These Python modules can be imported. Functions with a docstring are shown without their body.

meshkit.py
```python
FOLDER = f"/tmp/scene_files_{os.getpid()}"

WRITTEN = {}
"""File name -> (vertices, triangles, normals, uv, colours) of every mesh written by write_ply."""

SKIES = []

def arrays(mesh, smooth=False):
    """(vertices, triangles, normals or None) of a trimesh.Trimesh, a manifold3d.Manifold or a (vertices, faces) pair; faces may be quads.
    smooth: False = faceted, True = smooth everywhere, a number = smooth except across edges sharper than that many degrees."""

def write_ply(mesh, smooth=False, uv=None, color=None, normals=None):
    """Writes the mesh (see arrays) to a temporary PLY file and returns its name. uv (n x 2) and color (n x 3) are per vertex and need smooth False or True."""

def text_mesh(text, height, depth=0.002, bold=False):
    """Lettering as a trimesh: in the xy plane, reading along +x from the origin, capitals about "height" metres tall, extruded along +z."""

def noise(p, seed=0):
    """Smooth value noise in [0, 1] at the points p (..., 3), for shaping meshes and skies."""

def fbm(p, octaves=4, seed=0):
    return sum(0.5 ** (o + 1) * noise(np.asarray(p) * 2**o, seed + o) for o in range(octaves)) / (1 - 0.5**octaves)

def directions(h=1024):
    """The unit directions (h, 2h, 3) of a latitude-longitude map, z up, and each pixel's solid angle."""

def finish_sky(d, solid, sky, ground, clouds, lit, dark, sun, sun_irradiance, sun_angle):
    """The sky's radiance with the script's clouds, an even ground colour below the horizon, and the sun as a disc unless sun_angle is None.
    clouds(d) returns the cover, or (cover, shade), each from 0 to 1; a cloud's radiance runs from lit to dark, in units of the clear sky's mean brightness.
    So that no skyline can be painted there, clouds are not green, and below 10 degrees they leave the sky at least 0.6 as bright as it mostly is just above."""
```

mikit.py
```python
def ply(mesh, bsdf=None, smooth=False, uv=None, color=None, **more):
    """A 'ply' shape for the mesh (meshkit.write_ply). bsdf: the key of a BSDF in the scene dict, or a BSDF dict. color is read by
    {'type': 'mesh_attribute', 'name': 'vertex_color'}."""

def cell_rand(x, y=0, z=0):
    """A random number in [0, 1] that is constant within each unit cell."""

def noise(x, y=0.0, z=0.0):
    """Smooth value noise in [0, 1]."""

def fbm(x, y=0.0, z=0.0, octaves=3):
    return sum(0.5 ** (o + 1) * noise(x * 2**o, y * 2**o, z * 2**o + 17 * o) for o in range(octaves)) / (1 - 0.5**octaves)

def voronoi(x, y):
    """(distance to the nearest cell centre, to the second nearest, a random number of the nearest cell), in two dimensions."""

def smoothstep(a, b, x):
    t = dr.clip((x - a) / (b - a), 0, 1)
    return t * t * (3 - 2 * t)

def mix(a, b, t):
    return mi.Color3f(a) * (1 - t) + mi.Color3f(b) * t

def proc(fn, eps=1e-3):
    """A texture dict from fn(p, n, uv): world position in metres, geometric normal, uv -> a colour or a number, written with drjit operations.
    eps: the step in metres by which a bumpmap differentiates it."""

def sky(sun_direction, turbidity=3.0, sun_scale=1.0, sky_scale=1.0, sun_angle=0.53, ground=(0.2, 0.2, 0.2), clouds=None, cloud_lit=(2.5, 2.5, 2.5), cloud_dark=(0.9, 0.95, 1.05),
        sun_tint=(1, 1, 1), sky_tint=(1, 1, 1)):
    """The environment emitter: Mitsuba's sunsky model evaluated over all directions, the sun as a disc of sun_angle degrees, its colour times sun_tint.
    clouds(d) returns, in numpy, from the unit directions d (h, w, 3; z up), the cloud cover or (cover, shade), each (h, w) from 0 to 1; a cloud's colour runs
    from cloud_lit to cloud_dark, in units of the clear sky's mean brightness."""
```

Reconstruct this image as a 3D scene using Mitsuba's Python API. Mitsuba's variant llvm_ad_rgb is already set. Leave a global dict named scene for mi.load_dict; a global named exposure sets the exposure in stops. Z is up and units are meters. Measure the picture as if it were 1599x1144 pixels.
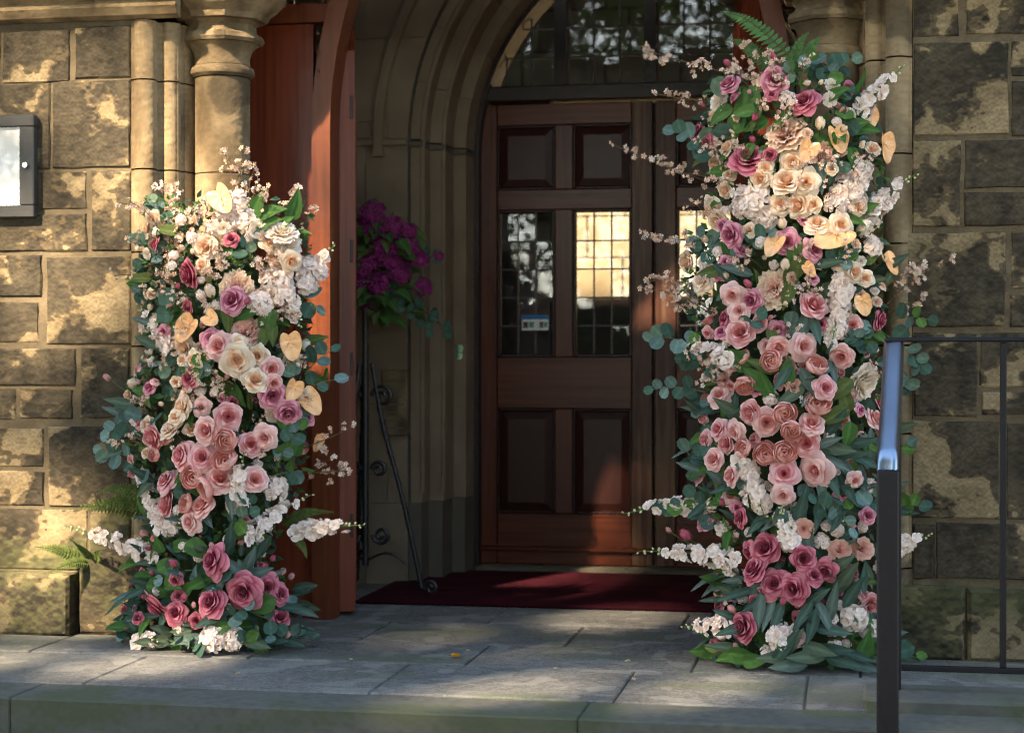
import math, random
import numpy as np, trimesh, drjit as dr, mitsuba as mi, mikit
from shapely.geometry import Polygon, Point, box
from shapely.ops import unary_union
import shapely.affinity as aff
from mikit import noise, fbm, smoothstep, mix, cell_rand, ply, proc

rnd = random.Random(11)
rng = np.random.default_rng(7)
scene, labels = {}, {}
T = mi.ScalarTransform4f

# ------------------------------------------------------------------ camera, sky, exposure
EYE = [0.0, -6.2, 1.0]
LOOK = np.array([-0.18382, 0.98296, -0.00424])
scene['camera'] = {'type': 'thinlens', 'fov': 31.57, 'fov_axis': 'x', 'near_clip': 0.05, 'far_clip': 500.0,
                   'aperture_radius': 0.010, 'focus_distance': 5.75,
                   'to_world': T().look_at(origin=EYE, target=(np.array(EYE) + LOOK).tolist(), up=[0, 0, 1])}
SUN = np.array([-0.42, -1.0, 0.86]); SUN /= np.linalg.norm(SUN)
scene['sky'] = mikit.sky(SUN.tolist(), turbidity=2.5, sun_angle=2.2, sun_scale=0.9, sun_tint=(1.0, 0.98, 0.95), sky_tint=(1.25, 1.0, 0.80))
exposure = 4.8

# ------------------------------------------------------------------ materials
def principled(col, rough=0.6, spec=0.4, **k):
    return {'type': 'twosided', 'bsdf': {'type': 'principled', 'base_color': col if isinstance(col, dict) else {'type': 'rgb', 'value': list(col)}, 'roughness': rough, 'specular': spec, **k}}
def bumped(inner, fn, scale=1.0, eps=2e-3):
    return {'type': 'twosided', 'bsdf': {'type': 'bumpmap', 'arbitrary': {**proc(fn, eps)}, 'scale': scale, 'nested': inner}}

def stone_fn(level, moss, seed):
    def fn(p, n, uv):
        b = fbm(p.x * 50 + seed, p.y * 50, p.z * 64, 2)                          # tooling and grain
        wx = noise(p.x * 16 + seed, p.z * 16, 3.0) - 0.5
        a = fbm(p.x * 6.5 + seed + 0.7 * wx, p.y * 6.5, p.z * 5.5 + seed + 0.7 * wx, 3) + 0.07 * (b - 0.5)
        streak = noise(p.x * 30 + seed, p.y * 30, p.z * 5)
        crust = mix((0.024, 0.020, 0.014), (0.088, 0.070, 0.044), dr.clip(b * 0.9 + 0.5 * wx + 0.45 * streak - 0.28, 0, 1))
        half = mix((0.072, 0.054, 0.030), (0.140, 0.104, 0.058), b)
        sand = mix((0.115, 0.082, 0.042), (0.250, 0.192, 0.110), dr.clip(a * 2.2 - 0.75 + 0.5 * wx, 0, 1)) * (0.75 + 0.5 * b)
        c = mix(crust, half, smoothstep(level - 0.075, level - 0.03, a + 0.10 * (b - 0.5)) * 0.7)
        c = mix(c, sand, smoothstep(level - 0.004, level + 0.012, a + 0.10 * (b - 0.5)))
        pit = noise(p.x * 130 + seed, p.y * 130, p.z * 130); c = c * (0.70 + 0.55 * pit)
        if moss > -1:
            c = mix(c, mix((0.038, 0.042, 0.016), (0.100, 0.104, 0.040), b), smoothstep(0.42, 0.60, fbm(p.x * 5 + 31, p.y * 5, p.z * 5 + seed, 2) * 0.65 + 0.35 * b + moss) * 0.6)
        return c
    return fn
def relief(p, n, uv):
    return 0.005 * fbm(p.x * 42, p.y * 42, p.z * 55, 2)
def stone(fn, rough=0.9, bump=True):
    d = {'type': 'principled', 'base_color': proc(fn), 'roughness': rough, 'specular': 0.25}
    return bumped(d, relief) if bump else {'type': 'twosided', 'bsdf': d}
scene['stone_dark'] = stone(stone_fn(0.615, -9, 1.0))
scene['stone_patchy'] = stone(stone_fn(0.555, -9, 4.3))
scene['stone_mossy'] = stone(stone_fn(0.60, 0.0, 2.7))
def mortar_fn(p, n, uv):
    a = fbm(p.x * 20, p.y * 20, p.z * 20, 2); b = noise(p.x * 160, p.y * 160, p.z * 160)
    return mix((0.060, 0.047, 0.029), (0.165, 0.130, 0.082), 0.65 * a + 0.35 * b)
scene['mortar'] = principled(proc(mortar_fn), 0.95, 0.2)
def jamb_fn(p, n, uv):
    a = fbm(p.x * 9, p.y * 9, p.z * 3.2, 3); b = fbm(p.x * 60, p.y * 60, p.z * 90, 2)
    c = mix((0.105, 0.074, 0.040), (0.285, 0.212, 0.122), smoothstep(0.25, 0.75, a))
    c = mix(c, (0.055, 0.042, 0.026), smoothstep(0.60, 0.68, fbm(p.x * 8 + 9, p.y * 8, p.z * 5 + 3, 2) + 0.10 * (b - 0.5)) * 0.75)
    return c * (0.78 + 0.44 * b)
scene['jamb_stone'] = stone(jamb_fn)
def porch_fn(p, n, uv):
    a = fbm(p.x * 7, p.y * 7, p.z * 7, 3)
    return mix((0.160, 0.118, 0.078), (0.270, 0.210, 0.145), a)
scene['porch_stone'] = stone(porch_fn, bump=False)
scene['plinth_stone'] = principled((0.115, 0.102, 0.078), 0.9, 0.25)
def flag_fn(p, n, uv):
    a = fbm(p.x * 3.2, p.y * 3.2, p.z * 6, 3); b = fbm(p.x * 42, p.y * 42, p.z * 42, 2)
    pit = noise(p.x * 150, p.y * 150, p.z * 150)
    c = mix((0.074, 0.074, 0.071), (0.178, 0.175, 0.163), dr.clip(0.6 * a + 0.55 * b - 0.10, 0, 1)) * (0.72 + 0.5 * pit)
    c = mix(c, (0.26, 0.25, 0.22), smoothstep(0.60, 0.68, fbm(p.x * 11, p.y * 11, 4.0, 2)) * 0.35)
    return mix(c, (0.080, 0.095, 0.050), smoothstep(0.56, 0.70, fbm(p.x * 2.1 + 3, p.y * 6, p.z * 6, 2) * 0.75 + 0.25 * b) * 0.5)
def flag_relief(p, n, uv):
    return 0.006 * fbm(p.x * 16, p.y * 16, p.z * 16, 2)
scene['flagstone'] = bumped({'type': 'principled', 'base_color': proc(flag_fn), 'roughness': 0.6, 'specular': 0.4}, flag_relief)
def nosing_fn(p, n, uv):
    b = fbm(p.x * 45, p.y * 45, p.z * 45, 2); a = fbm(p.x * 4, p.y * 4, p.z * 9, 2)
    c = mix((0.056, 0.058, 0.050), (0.138, 0.138, 0.118), 0.5 * a + 0.5 * b)
    return mix(c, (0.055, 0.068, 0.028), smoothstep(0.46, 0.66, a * 0.7 + 0.3 * b) * 0.65)
scene['nosing_stone'] = stone(nosing_fn, 0.75, False)
scene['joint_dirt'] = principled((0.085, 0.082, 0.070), 0.95, 0.2)
def street_fn(p, n, uv):
    return mix((0.10, 0.098, 0.09), (0.17, 0.165, 0.15), noise(p.x * 3, p.y * 3, 0))
scene['street_ground'] = principled(proc(street_fn), 0.9, 0.3)

def wood_fn(dark, light, along, seed, worn=None):
    def fn(p, n, uv):
        kx, kz = (75, 2.4) if along == 'z' else (2.4, 75)
        g = fbm(p.x * kx + seed, p.y * 75, p.z * kz, 3); w = fbm(p.x * kx * 0.09 + seed, p.y * 6, p.z * kz * 0.09 + p.z * 0.8, 2)
        c = mix(dark, light, dr.clip(1.6 * (0.55 * g + 0.45 * w) - 0.30, 0, 1))
        return mix(c, worn, smoothstep(0.50, 0.60, 0.6 * w + 0.4 * g) * 0.8) if worn else c
    return fn
def wood(dark, light, along, seed, rough, worn=None, coat=0.4):
    return {'type': 'twosided', 'bsdf': {'type': 'principled', 'base_color': proc(wood_fn(dark, light, along, seed, worn)), 'roughness': rough, 'specular': 0.28, 'clearcoat': coat, 'clearcoat_gloss': 0.85}}
scene['red_wood'] = wood((0.070, 0.012, 0.006), (0.230, 0.046, 0.018), 'z', 3.0, 0.36, None, 0.15)
scene['post_wood'] = wood((0.068, 0.016, 0.007), (0.190, 0.052, 0.020), 'z', 8.0, 0.36, None, 0.15)
scene['brown_wood'] = wood((0.034, 0.007, 0.003), (0.135, 0.032, 0.012), 'z', 5.0, 0.34, None, 0.10)
scene['brown_wood_level'] = wood((0.036, 0.008, 0.003), (0.145, 0.034, 0.012), 'x', 6.0, 0.34, None, 0.10)
scene['worn_wood'] = wood((0.034, 0.011, 0.006), (0.115, 0.038, 0.018), 'z', 12.0, 0.45, (0.130, 0.075, 0.038), 0.1)
scene['shaded_panel_wood'] = principled((0.036, 0.011, 0.008), 0.34, 0.28)  # darker than the other door wood: shade on the panels put into the colour
scene['dark_wood'] = principled((0.020, 0.010, 0.010), 0.42, 0.4)
scene['lead'] = principled((0.045, 0.043, 0.045), 0.5, 0.5)
scene['iron'] = principled((0.018, 0.017, 0.017), 0.45, 0.5)
scene['black_paint'] = {'type': 'twosided', 'bsdf': {'type': 'roughplastic', 'diffuse_reflectance': {'type': 'rgb', 'value': [0.006, 0.006, 0.010]}, 'int_ior': 1.33, 'alpha': 0.2}}
scene['rail_metal'] = {'type': 'twosided', 'bsdf': {'type': 'principled', 'base_color': {'type': 'rgb', 'value': [0.34, 0.41, 0.50]}, 'metallic': 1.0, 'roughness': 0.28}}
scene['frame_paint'] = principled((0.038, 0.037, 0.036), 0.4, 0.4)
scene['paper'] = principled((0.62, 0.63, 0.63), 0.8, 0.3)
scene['steel'] = {'type': 'roughconductor', 'material': 'Al', 'alpha': 0.25}
scene['glass'] = {'type': 'thindielectric', 'int_ior': 1.5}
scene['white_print'] = principled((0.72, 0.74, 0.72), 0.6, 0.3)
scene['blue_print'] = principled((0.04, 0.16, 0.36), 0.6, 0.3)
scene['green_print'] = principled((0.10, 0.28, 0.20), 0.6, 0.3)
def mat_fn(p, n, uv):
    a = noise(p.x * 260, p.y * 260, 0); b = noise(p.x * 7, p.y * 12, 0)
    return mix((0.010, 0.001, 0.003), (0.040, 0.003, 0.008), 0.5 * a + 0.5 * b)
scene['red_carpet'] = principled(proc(mat_fn), 0.95, 0.15, sheen=0.5)
def nave_fn(p, n, uv):
    return mix((0.10, 0.080, 0.047), (0.215, 0.178, 0.115), fbm(p.x * 6, p.y * 6, p.z * 6, 2))
scene['nave_stone'] = principled(proc(nave_fn), 0.9, 0.2)
scene['plaster'] = principled((0.14, 0.115, 0.09), 0.9, 0.2)
VC = {'type': 'mesh_attribute', 'name': 'vertex_color'}
scene['petal'] = {'type': 'principledthin', 'base_color': VC, 'roughness': 0.6, 'diff_trans': 0.30, 'eta': 1.35}
scene['leaf'] = {'type': 'principledthin', 'base_color': VC, 'roughness': 0.40, 'diff_trans': 0.25, 'eta': 1.45}
scene['wax'] = {'type': 'twosided', 'bsdf': {'type': 'principled', 'base_color': VC, 'roughness': 0.26, 'specular': 0.5}}
scene['twig'] = principled((0.13, 0.085, 0.045), 0.8, 0.3)
scene['green_stem'] = principled((0.10, 0.15, 0.05), 0.6, 0.4)
scene['moss_mat'] = principled((0.060, 0.075, 0.030), 0.95, 0.2)
scene['bark'] = principled((0.09, 0.07, 0.05), 0.95, 0.2)

# ------------------------------------------------------------------ helpers
def fresh(name, parent=None):
    base = f'{parent}__{name}' if parent else name
    k, i = base, 0
    used = lambda q: q in scene or q in labels or q in THINGS
    while used(k):
        i += 1; k = f'{base}_{i:03d}'
    return k
THINGS = set()
def thing(name, label, cat, group=None):
    k = fresh(name); THINGS.add(k)
    labels[k] = {'label': label, 'category': cat}
    if group: labels[k]['group'] = group
    return k
def add(parent, name, mesh, bsdf, smooth=False, color=None, label=None, stuff=False):
    k = fresh(name, parent)
    scene[k] = ply(mesh, bsdf, smooth=smooth, color=color)
    if label: labels[k] = {'label': label}
    if stuff: labels.setdefault(k, {})['kind'] = 'stuff'
    return k
def structure(name, mesh, bsdf, smooth=False, label=None):
    k = fresh(name); scene[k] = ply(mesh, bsdf, smooth=smooth)
    labels[k] = {'kind': 'structure'}
    if label: labels[k]['label'] = label
    return k
def solo(name, mesh, bsdf, label, cat, smooth=False, color=None, kind=None, group=None):
    k = fresh(name); scene[k] = ply(mesh, bsdf, smooth=smooth, color=color)
    labels[k] = {'label': label, 'category': cat}
    if kind: labels[k]['kind'] = kind
    if group: labels[k]['group'] = group
    return k
def cat(ms): return trimesh.util.concatenate(ms)
def bx(x0, x1, y0, y1, z0, z1, bev=0.0):
    """A box, its edges chamfered by bev."""
    if bev <= 0:
        m = trimesh.creation.box([x1 - x0, y1 - y0, z1 - z0]); m.apply_translation([(x0 + x1) / 2, (y0 + y1) / 2, (z0 + z1) / 2]); return m
    bev = min(bev, 0.45 * min(x1 - x0, y1 - y0, z1 - z0))
    pts = []
    for a in range(3):
        for sx in (0, 1):
            for sy in (0, 1):
                for sz in (0, 1):
                    q = [[x0 + bev, x1 - bev][sx], [y0 + bev, y1 - bev][sy], [z0 + bev, z1 - bev][sz]]
                    q[a] = [[x0, x1][sx], [y0, y1][sy], [z0, z1][sz]][a]
                    pts.append(q)
    return trimesh.convex.convex_hull(np.array(pts))
def tube(pts, rad, sides=8, caps=True, prof=None):
    p = np.asarray(pts, float); n = len(p)
    t = np.gradient(p, axis=0); t /= np.linalg.norm(t, axis=1, keepdims=True) + 1e-12
    up = np.array([0, 0, 1.0]) if abs(t[0, 2]) < 0.9 else np.array([1.0, 0, 0])
    a = np.cross(t[0], up); a /= np.linalg.norm(a); A = [a]
    for i in range(1, n):
        a = A[-1] - t[i] * np.dot(A[-1], t[i]); a /= np.linalg.norm(a) + 1e-12; A.append(a)
    A = np.array(A); B = np.cross(t, A)
    ang = np.arange(sides) * 2 * math.pi / sides
    r = np.broadcast_to(rad, (n,))[:, None, None]
    if prof is not None: r = r * np.asarray(prof)[None, :, None]
    v = p[:, None] + r * (np.cos(ang)[None, :, None] * A[:, None] + np.sin(ang)[None, :, None] * B[:, None])
    f = []
    for i in range(n - 1):
        for j in range(sides):
            k = (j + 1) % sides
            f += [[i * sides + j, i * sides + k, (i + 1) * sides + k], [i * sides + j, (i + 1) * sides + k, (i + 1) * sides + j]]
    v = v.reshape(-1, 3)
    if caps:
        v = np.vstack([v, p[0], p[-1]])
        for j in range(sides):
            k = (j + 1) % sides
            f += [[len(v) - 2, k, j], [len(v) - 1, (n - 1) * sides + j, (n - 1) * sides + k]]
    return trimesh.Trimesh(v, np.array(f), process=False)
def spline(P, n=24):
    P = np.asarray(P, float); m = len(P); out = []
    Q = np.vstack([2 * P[0] - P[1], P, 2 * P[-1] - P[-2]])
    for t in np.linspace(0, m - 1 - 1e-9, n):
        i = int(t); u = t - i; a, b, c, d = Q[i:i + 4]
        out.append(0.5 * (2 * b + (c - a) * u + (2 * a - 5 * b + 4 * c - d) * u * u + (3 * b - a - 3 * c + d) * u ** 3))
    return np.array(out)
def prism_z(poly, z0, z1):
    m = trimesh.creation.extrude_polygon(poly, z1 - z0, engine='earcut'); m.apply_translation([0, 0, z0]); return m
def prism_y(poly, y0, y1):
    """A polygon in (x, z) extruded from y0 to y1."""
    ms = [trimesh.creation.extrude_polygon(g, y1 - y0, engine='earcut') for g in getattr(poly, 'geoms', [poly])]
    m = cat(ms); v = m.vertices.copy()
    m.vertices = np.stack([v[:, 0], y1 - v[:, 2], v[:, 1]], 1)
    return m
def lathe(profile, sections=28, at=(0, 0, 0), phase=0.0):
    m = trimesh.creation.revolve(np.array(profile), sections=sections)
    m.apply_transform(trimesh.transformations.rotation_matrix(phase, [0, 0, 1])); m.apply_translation(at); return m
def arch_poly(cx, half, spring, R, z0=0.0, n=28):
    """The outline of a two-centred arch: half width, radius R of each side."""
    xl = cx - half; c1 = xl + R
    top = math.acos((c1 - cx) / R)
    L = [(c1 - R * math.cos(a), spring + R * math.sin(a)) for a in np.linspace(0, top, n)]
    Rt = [(2 * cx - x, z) for x, z in L[::-1]]
    return Polygon([(xl, z0)] + L + Rt[1:] + [(2 * cx - xl, z0)])
def ashlar(x0, x1, z0, z1, y, depth, seed, n=3, bev=0.007, rough=0.003):
    """One squared block: a slightly uneven front with worn arrises, facing -y."""
    r = np.random.default_rng(seed)
    j = r.uniform(-0.005, 0.005, 4); x0, x1, z0, z1 = x0 + j[0], x1 + j[1], z0 + j[2], z1 + j[3]
    us, ws = np.linspace(x0 + bev, x1 - bev, n + 1), np.linspace(z0 + bev, z1 - bev, n + 1)
    g = np.array([[u, y + r.uniform(-rough, rough), w] for w in ws for u in us]); m = n + 1
    f = [[a + b * m, a + 1 + b * m, a + 1 + (b + 1) * m, a + (b + 1) * m] for b in range(n) for a in range(n)]
    ring = [i for i in range(m)] + [m - 1 + k * m for k in range(1, m)] + [m * m - 1 - i for i in range(1, m)] + [m * (m - 1) - k * m for k in range(1, m - 1)]
    ctr = np.array([(x0 + x1) / 2, 0, (z0 + z1) / 2]); out = []
    for dep in (0, 1):
        for i in ring:
            q = g[i].copy()
            for ax, lo, hi in ((0, x0, x1), (2, z0, z1)):
                if abs(q[ax] - (lo + bev)) < 1e-9: q[ax] = lo
                elif abs(q[ax] - (hi - bev)) < 1e-9: q[ax] = hi
            q[1] = y + bev + r.uniform(0, 0.003) if dep == 0 else y + depth
            if dep == 0: q[0] += r.uniform(-0.0035, 0.0035); q[2] += r.uniform(-0.0035, 0.0035)
            out.append(q)
    v = np.vstack([g, np.array(out)]); k = len(ring); o = m * m
    for i in range(k):
        i2 = (i + 1) % k
        f.append([ring[i2], ring[i], o + i, o + i2]); f.append([o + i2, o + i, o + k + i, o + k + i2])
    f = np.array(f); f = np.vstack([f[:, [0, 1, 2]], f[:, [0, 2, 3]]])
    return trimesh.Trimesh(v, f, process=False)

# ------------------------------------------------------------------ ground, landing, steps
structure('ground', bx(-60, 60, -60, 60, -0.80, -0.53), 'street_ground')
landing = structure('pavement', bx(-7, 5, -0.95, 2.6, -0.5, -0.008), 'joint_dirt')
def slab(parent, x0, x1, y0, y1, seed, gap=0.0032):
    r = np.random.default_rng(seed); t = r.uniform(-0.0025, 0.0025)
    m = bx(x0 + gap, x1 - gap, y0 + gap, y1 - gap, -0.06, 0.0 + t, 0.005)
    m.apply_transform(trimesh.transformations.rotation_matrix(r.uniform(-0.0014, 0.0014), [1, 0, 0], [(x0 + x1) / 2, (y0 + y1) / 2, 0]))
    add(parent, 'paving_slab', m, 'flagstone')
rows = [(-0.95, -0.42, [-4.8, -3.9, -3.02, -2.33, -1.42, -0.68, -0.13, 0.55, 1.3, 2.2]),
        (-0.42, 0.02, [-4.6, -3.6, -2.76, -1.98, -1.24, -0.50, 0.03, 0.8, 1.7]),
        (0.02, 0.52, [-2.50, -1.72, -0.98, -0.20, 0.18]), (0.52, 0.93, [-2.5, -2.02, -1.35, -0.62, 0.18])]
for i, (y0, y1, xs) in enumerate(rows):
    for j in range(len(xs) - 1): slab(landing, xs[j], xs[j + 1], y0, y1, 100 + 17 * i + j)
add(landing, 'porch_floor', bx(-2.5, 0.4, 0.93, 2.6, -0.06, 0.0), 'flagstone')
steps = structure('steps', bx(-7, 5, -1.10, -0.955, -0.5, -0.19), 'nosing_stone')
for j, (a, b) in enumerate([(-6.2, -4.3), (-4.3, -2.45), (-2.45, -0.75), (-0.75, 0.9), (0.9, 2.6)]):
    add(steps, 'nosing_stone', bx(a + 0.0006, b - 0.0006, -1.20, -0.957, -0.17, -0.003, 0.006), 'nosing_stone')
    add(steps, 'nosing_stone', bx(a + 0.2, b + 0.196, -1.58, -1.205, -0.36, -0.178, 0.012), 'nosing_stone')

# ------------------------------------------------------------------ facade walls, stone by stone
opening = unary_union([box(-2.563, -0.2, 0.203, 2.33), arch_poly(-1.18, 1.22, 2.33, 1.30, 2.3)])
STONES_W = [  # x0, x1, z0, z1, finish: measured on the wall beside the notice board
 (-3.6, -3.075, 2.015, 2.20, 'd'), (-3.055, -2.80, 2.015, 2.19, 'd'), (-2.775, -2.567, 2.02, 2.20, 'd'),
 (-3.8, -3.22, 1.70, 2.0, 'd'), (-3.19, -2.885, 1.70, 2.0, 't'), (-2.862, -2.567, 1.70, 2.005, 'p'),
 (-3.7, -3.21, 1.40, 1.675, 'd'), (-3.18, -2.93, 1.545, 1.675, 'd'), (-3.16, -2.74, 1.395, 1.522, 'd'), (-2.905, -2.735, 1.545, 1.675, 'd'), (-2.71, -2.567, 1.395, 1.675, 't'),
 (-3.55, -2.915, 1.232, 1.37, 'd'), (-3.4, -2.925, 1.065, 1.208, 'd'), (-2.885, -2.567, 1.055, 1.368, 'p'),
 (-3.62, -2.785, 0.905, 1.03, 'd'), (-3.5, -3.02, 0.782, 0.885, 'd'), (-2.995, -2.79, 0.782, 0.885, 'd'), (-2.755, -2.567, 0.785, 1.03, 't'),
 (-3.7, -2.91, 0.605, 0.745, 'd'), (-3.45, -2.91, 0.47, 0.585, 'd'), (-2.88, -2.567, 0.47, 0.745, 'p'),
 (-3.3, -2.74, 0.235, 0.445, 'm'), (-2.715, -2.567, 0.245, 0.445, 'm')]
STONES_E = [
 (0.207, 0.352, 2.075, 2.3, 'p'), (0.378, 0.72, 2.078, 2.3, 'd'),
 (0.207, 0.502, 1.745, 2.045, 'p'), (0.53, 0.86, 1.94, 2.045, 'd'), (0.53, 0.83, 1.745, 1.915, 'd'),
 (0.207, 0.350, 1.445, 1.72, 'p'), (0.375, 0.80, 1.575, 1.72, 'd'), (0.375, 0.74, 1.44, 1.55, 'd'),
 (0.17, 0.495, 1.115, 1.415, 'q'), (0.525, 0.87, 1.235, 1.415, 'd'), (0.525, 0.80, 1.115, 1.21, 'd'),
 (0.207, 0.405, 0.815, 1.085, 'd'), (0.43, 0.78, 0.91, 1.085, 'd'), (0.43, 0.84, 0.815, 0.885, 'd'),
 (0.207, 0.482, 0.475, 0.785, 'p'), (0.508, 0.88, 0.475, 0.785, 't'),
 (0.207, 0.268, 0.27, 0.445, 'd'), (0.29, 0.75, 0.275, 0.445, 'd')]
FIN = {'d': 'stone_dark', 'p': 'stone_patchy', 't': 'stone_patchy', 'm': 'stone_mossy', 'q': 'stone_patchy'}
def facade(name, label, stones, clip, side, seed):
    w = thing(name, label, 'wall')
    core = clip.difference(opening.buffer(0.0005))
    add(w, 'mortar_bed', prism_y(core, 0.0, 0.55), 'mortar')
    for i, (x0, x1, z0, z1, f) in enumerate(stones):
        e_ = 0.0045; x0, x1, z0, z1 = (x0 if x0 == 0.207 else x0 - e_), (x1 if x1 == -2.567 else x1 + e_), z0 - e_, z1 + e_
        add(w, 'stone', ashlar(x0, x1, z0, z1, -0.005 - 0.002 * (i % 3), 0.05, seed + i, 4, 0.004, 0.0022), FIN[f])
    r = np.random.default_rng(seed); rest = []                     # courses beyond the picture
    lim = -3.82 if side < 0 else 0.9
    z = 0.235
    while z < 3.6:
        h = r.uniform(0.14, 0.3); x = lim
        for _ in range(9):
            wd = r.uniform(0.25, 0.6)
            a, b = (x - wd, x) if side < 0 else (x, x + wd)
            rest.append(ashlar(a + 0.012, b - 0.012, z + 0.012, z + h - 0.012, -0.006, 0.05, int(r.integers(1e6)), 2, 0.004)); x = a if side < 0 else b
        z += h
    z = 2.42
    while z < 3.6:
        h = r.uniform(0.18, 0.3); x = -3.82 if side < 0 else 0.9
        stop = -2.5 if side < 0 else 0.1
        while (x < stop) if side < 0 else (x > stop):
            wd = r.uniform(0.25, 0.5); a, b = (x, min(x + wd, stop)) if side < 0 else (max(x - wd, stop), x)
            if b - a > 0.08: rest.append(ashlar(a + 0.012, b - 0.012, z + 0.012, z + h - 0.012, -0.006, 0.05, int(r.integers(1e6)), 2, 0.004))
            x = b if side < 0 else a
        z += h
    add(w, 'outer_stones', cat(rest), 'stone_dark', stuff=True)
    return w
wall_w = facade('stone_wall', 'weathered brown sandstone wall with the framed notice board, dappled with sun', STONES_W, box(-8, -0.5, -1.18, 3.95), -1, 300)
wall_e = facade('stone_wall', 'shaded sandstone wall with peeling dark crust behind the black railing', STONES_E, box(-1.1795, -0.5, 6, 3.95), 1, 600)
for a, b, z1, f in ((-3.9, -3.35, 0.225, 'm'), (-3.34, -2.76, 0.225, 'm'), (-2.745, -2.50, 0.30, 'm')):
    add(wall_w, 'plinth_stone', ashlar(a, b, 0.002, z1, -0.10 if b < -2.7 else -0.05, 0.12, int(1000 - 50 * a), 3, 0.012), FIN[f])
for a, b, z1, f in ((0.15, 0.372, 0.245, 'm'), (0.385, 0.80, 0.235, 'm'), (0.81, 1.5, 0.235, 'm')):
    add(wall_e, 'plinth_stone', ashlar(a, b, 0.002, z1, -0.035, 0.06, int(2000 + 50 * a), 3, 0.012), FIN[f])
prof = [(0, 2.225), (-0.035, 2.235), (-0.055, 2.262), (-0.045, 2.285), (-0.09, 2.31), (-0.11, 2.36), (-0.11, 2.41), (0, 2.42)]
def string_course(wall, x0, x1):
    m = trimesh.creation.extrude_polygon(Polygon(prof), x1 - x0, engine='earcut'); v = m.vertices.copy()
    m.vertices = np.stack([x0 + v[:, 2], v[:, 0] - 0.012, v[:, 1]], 1); m.fix_normals()
    add(wall, 'string_course', m, 'jamb_stone')
string_course(wall_w, -3.30, -2.37); string_course(wall_w, -4.6, -3.304); string_course(wall_e, 0.01, 0.9)

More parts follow.
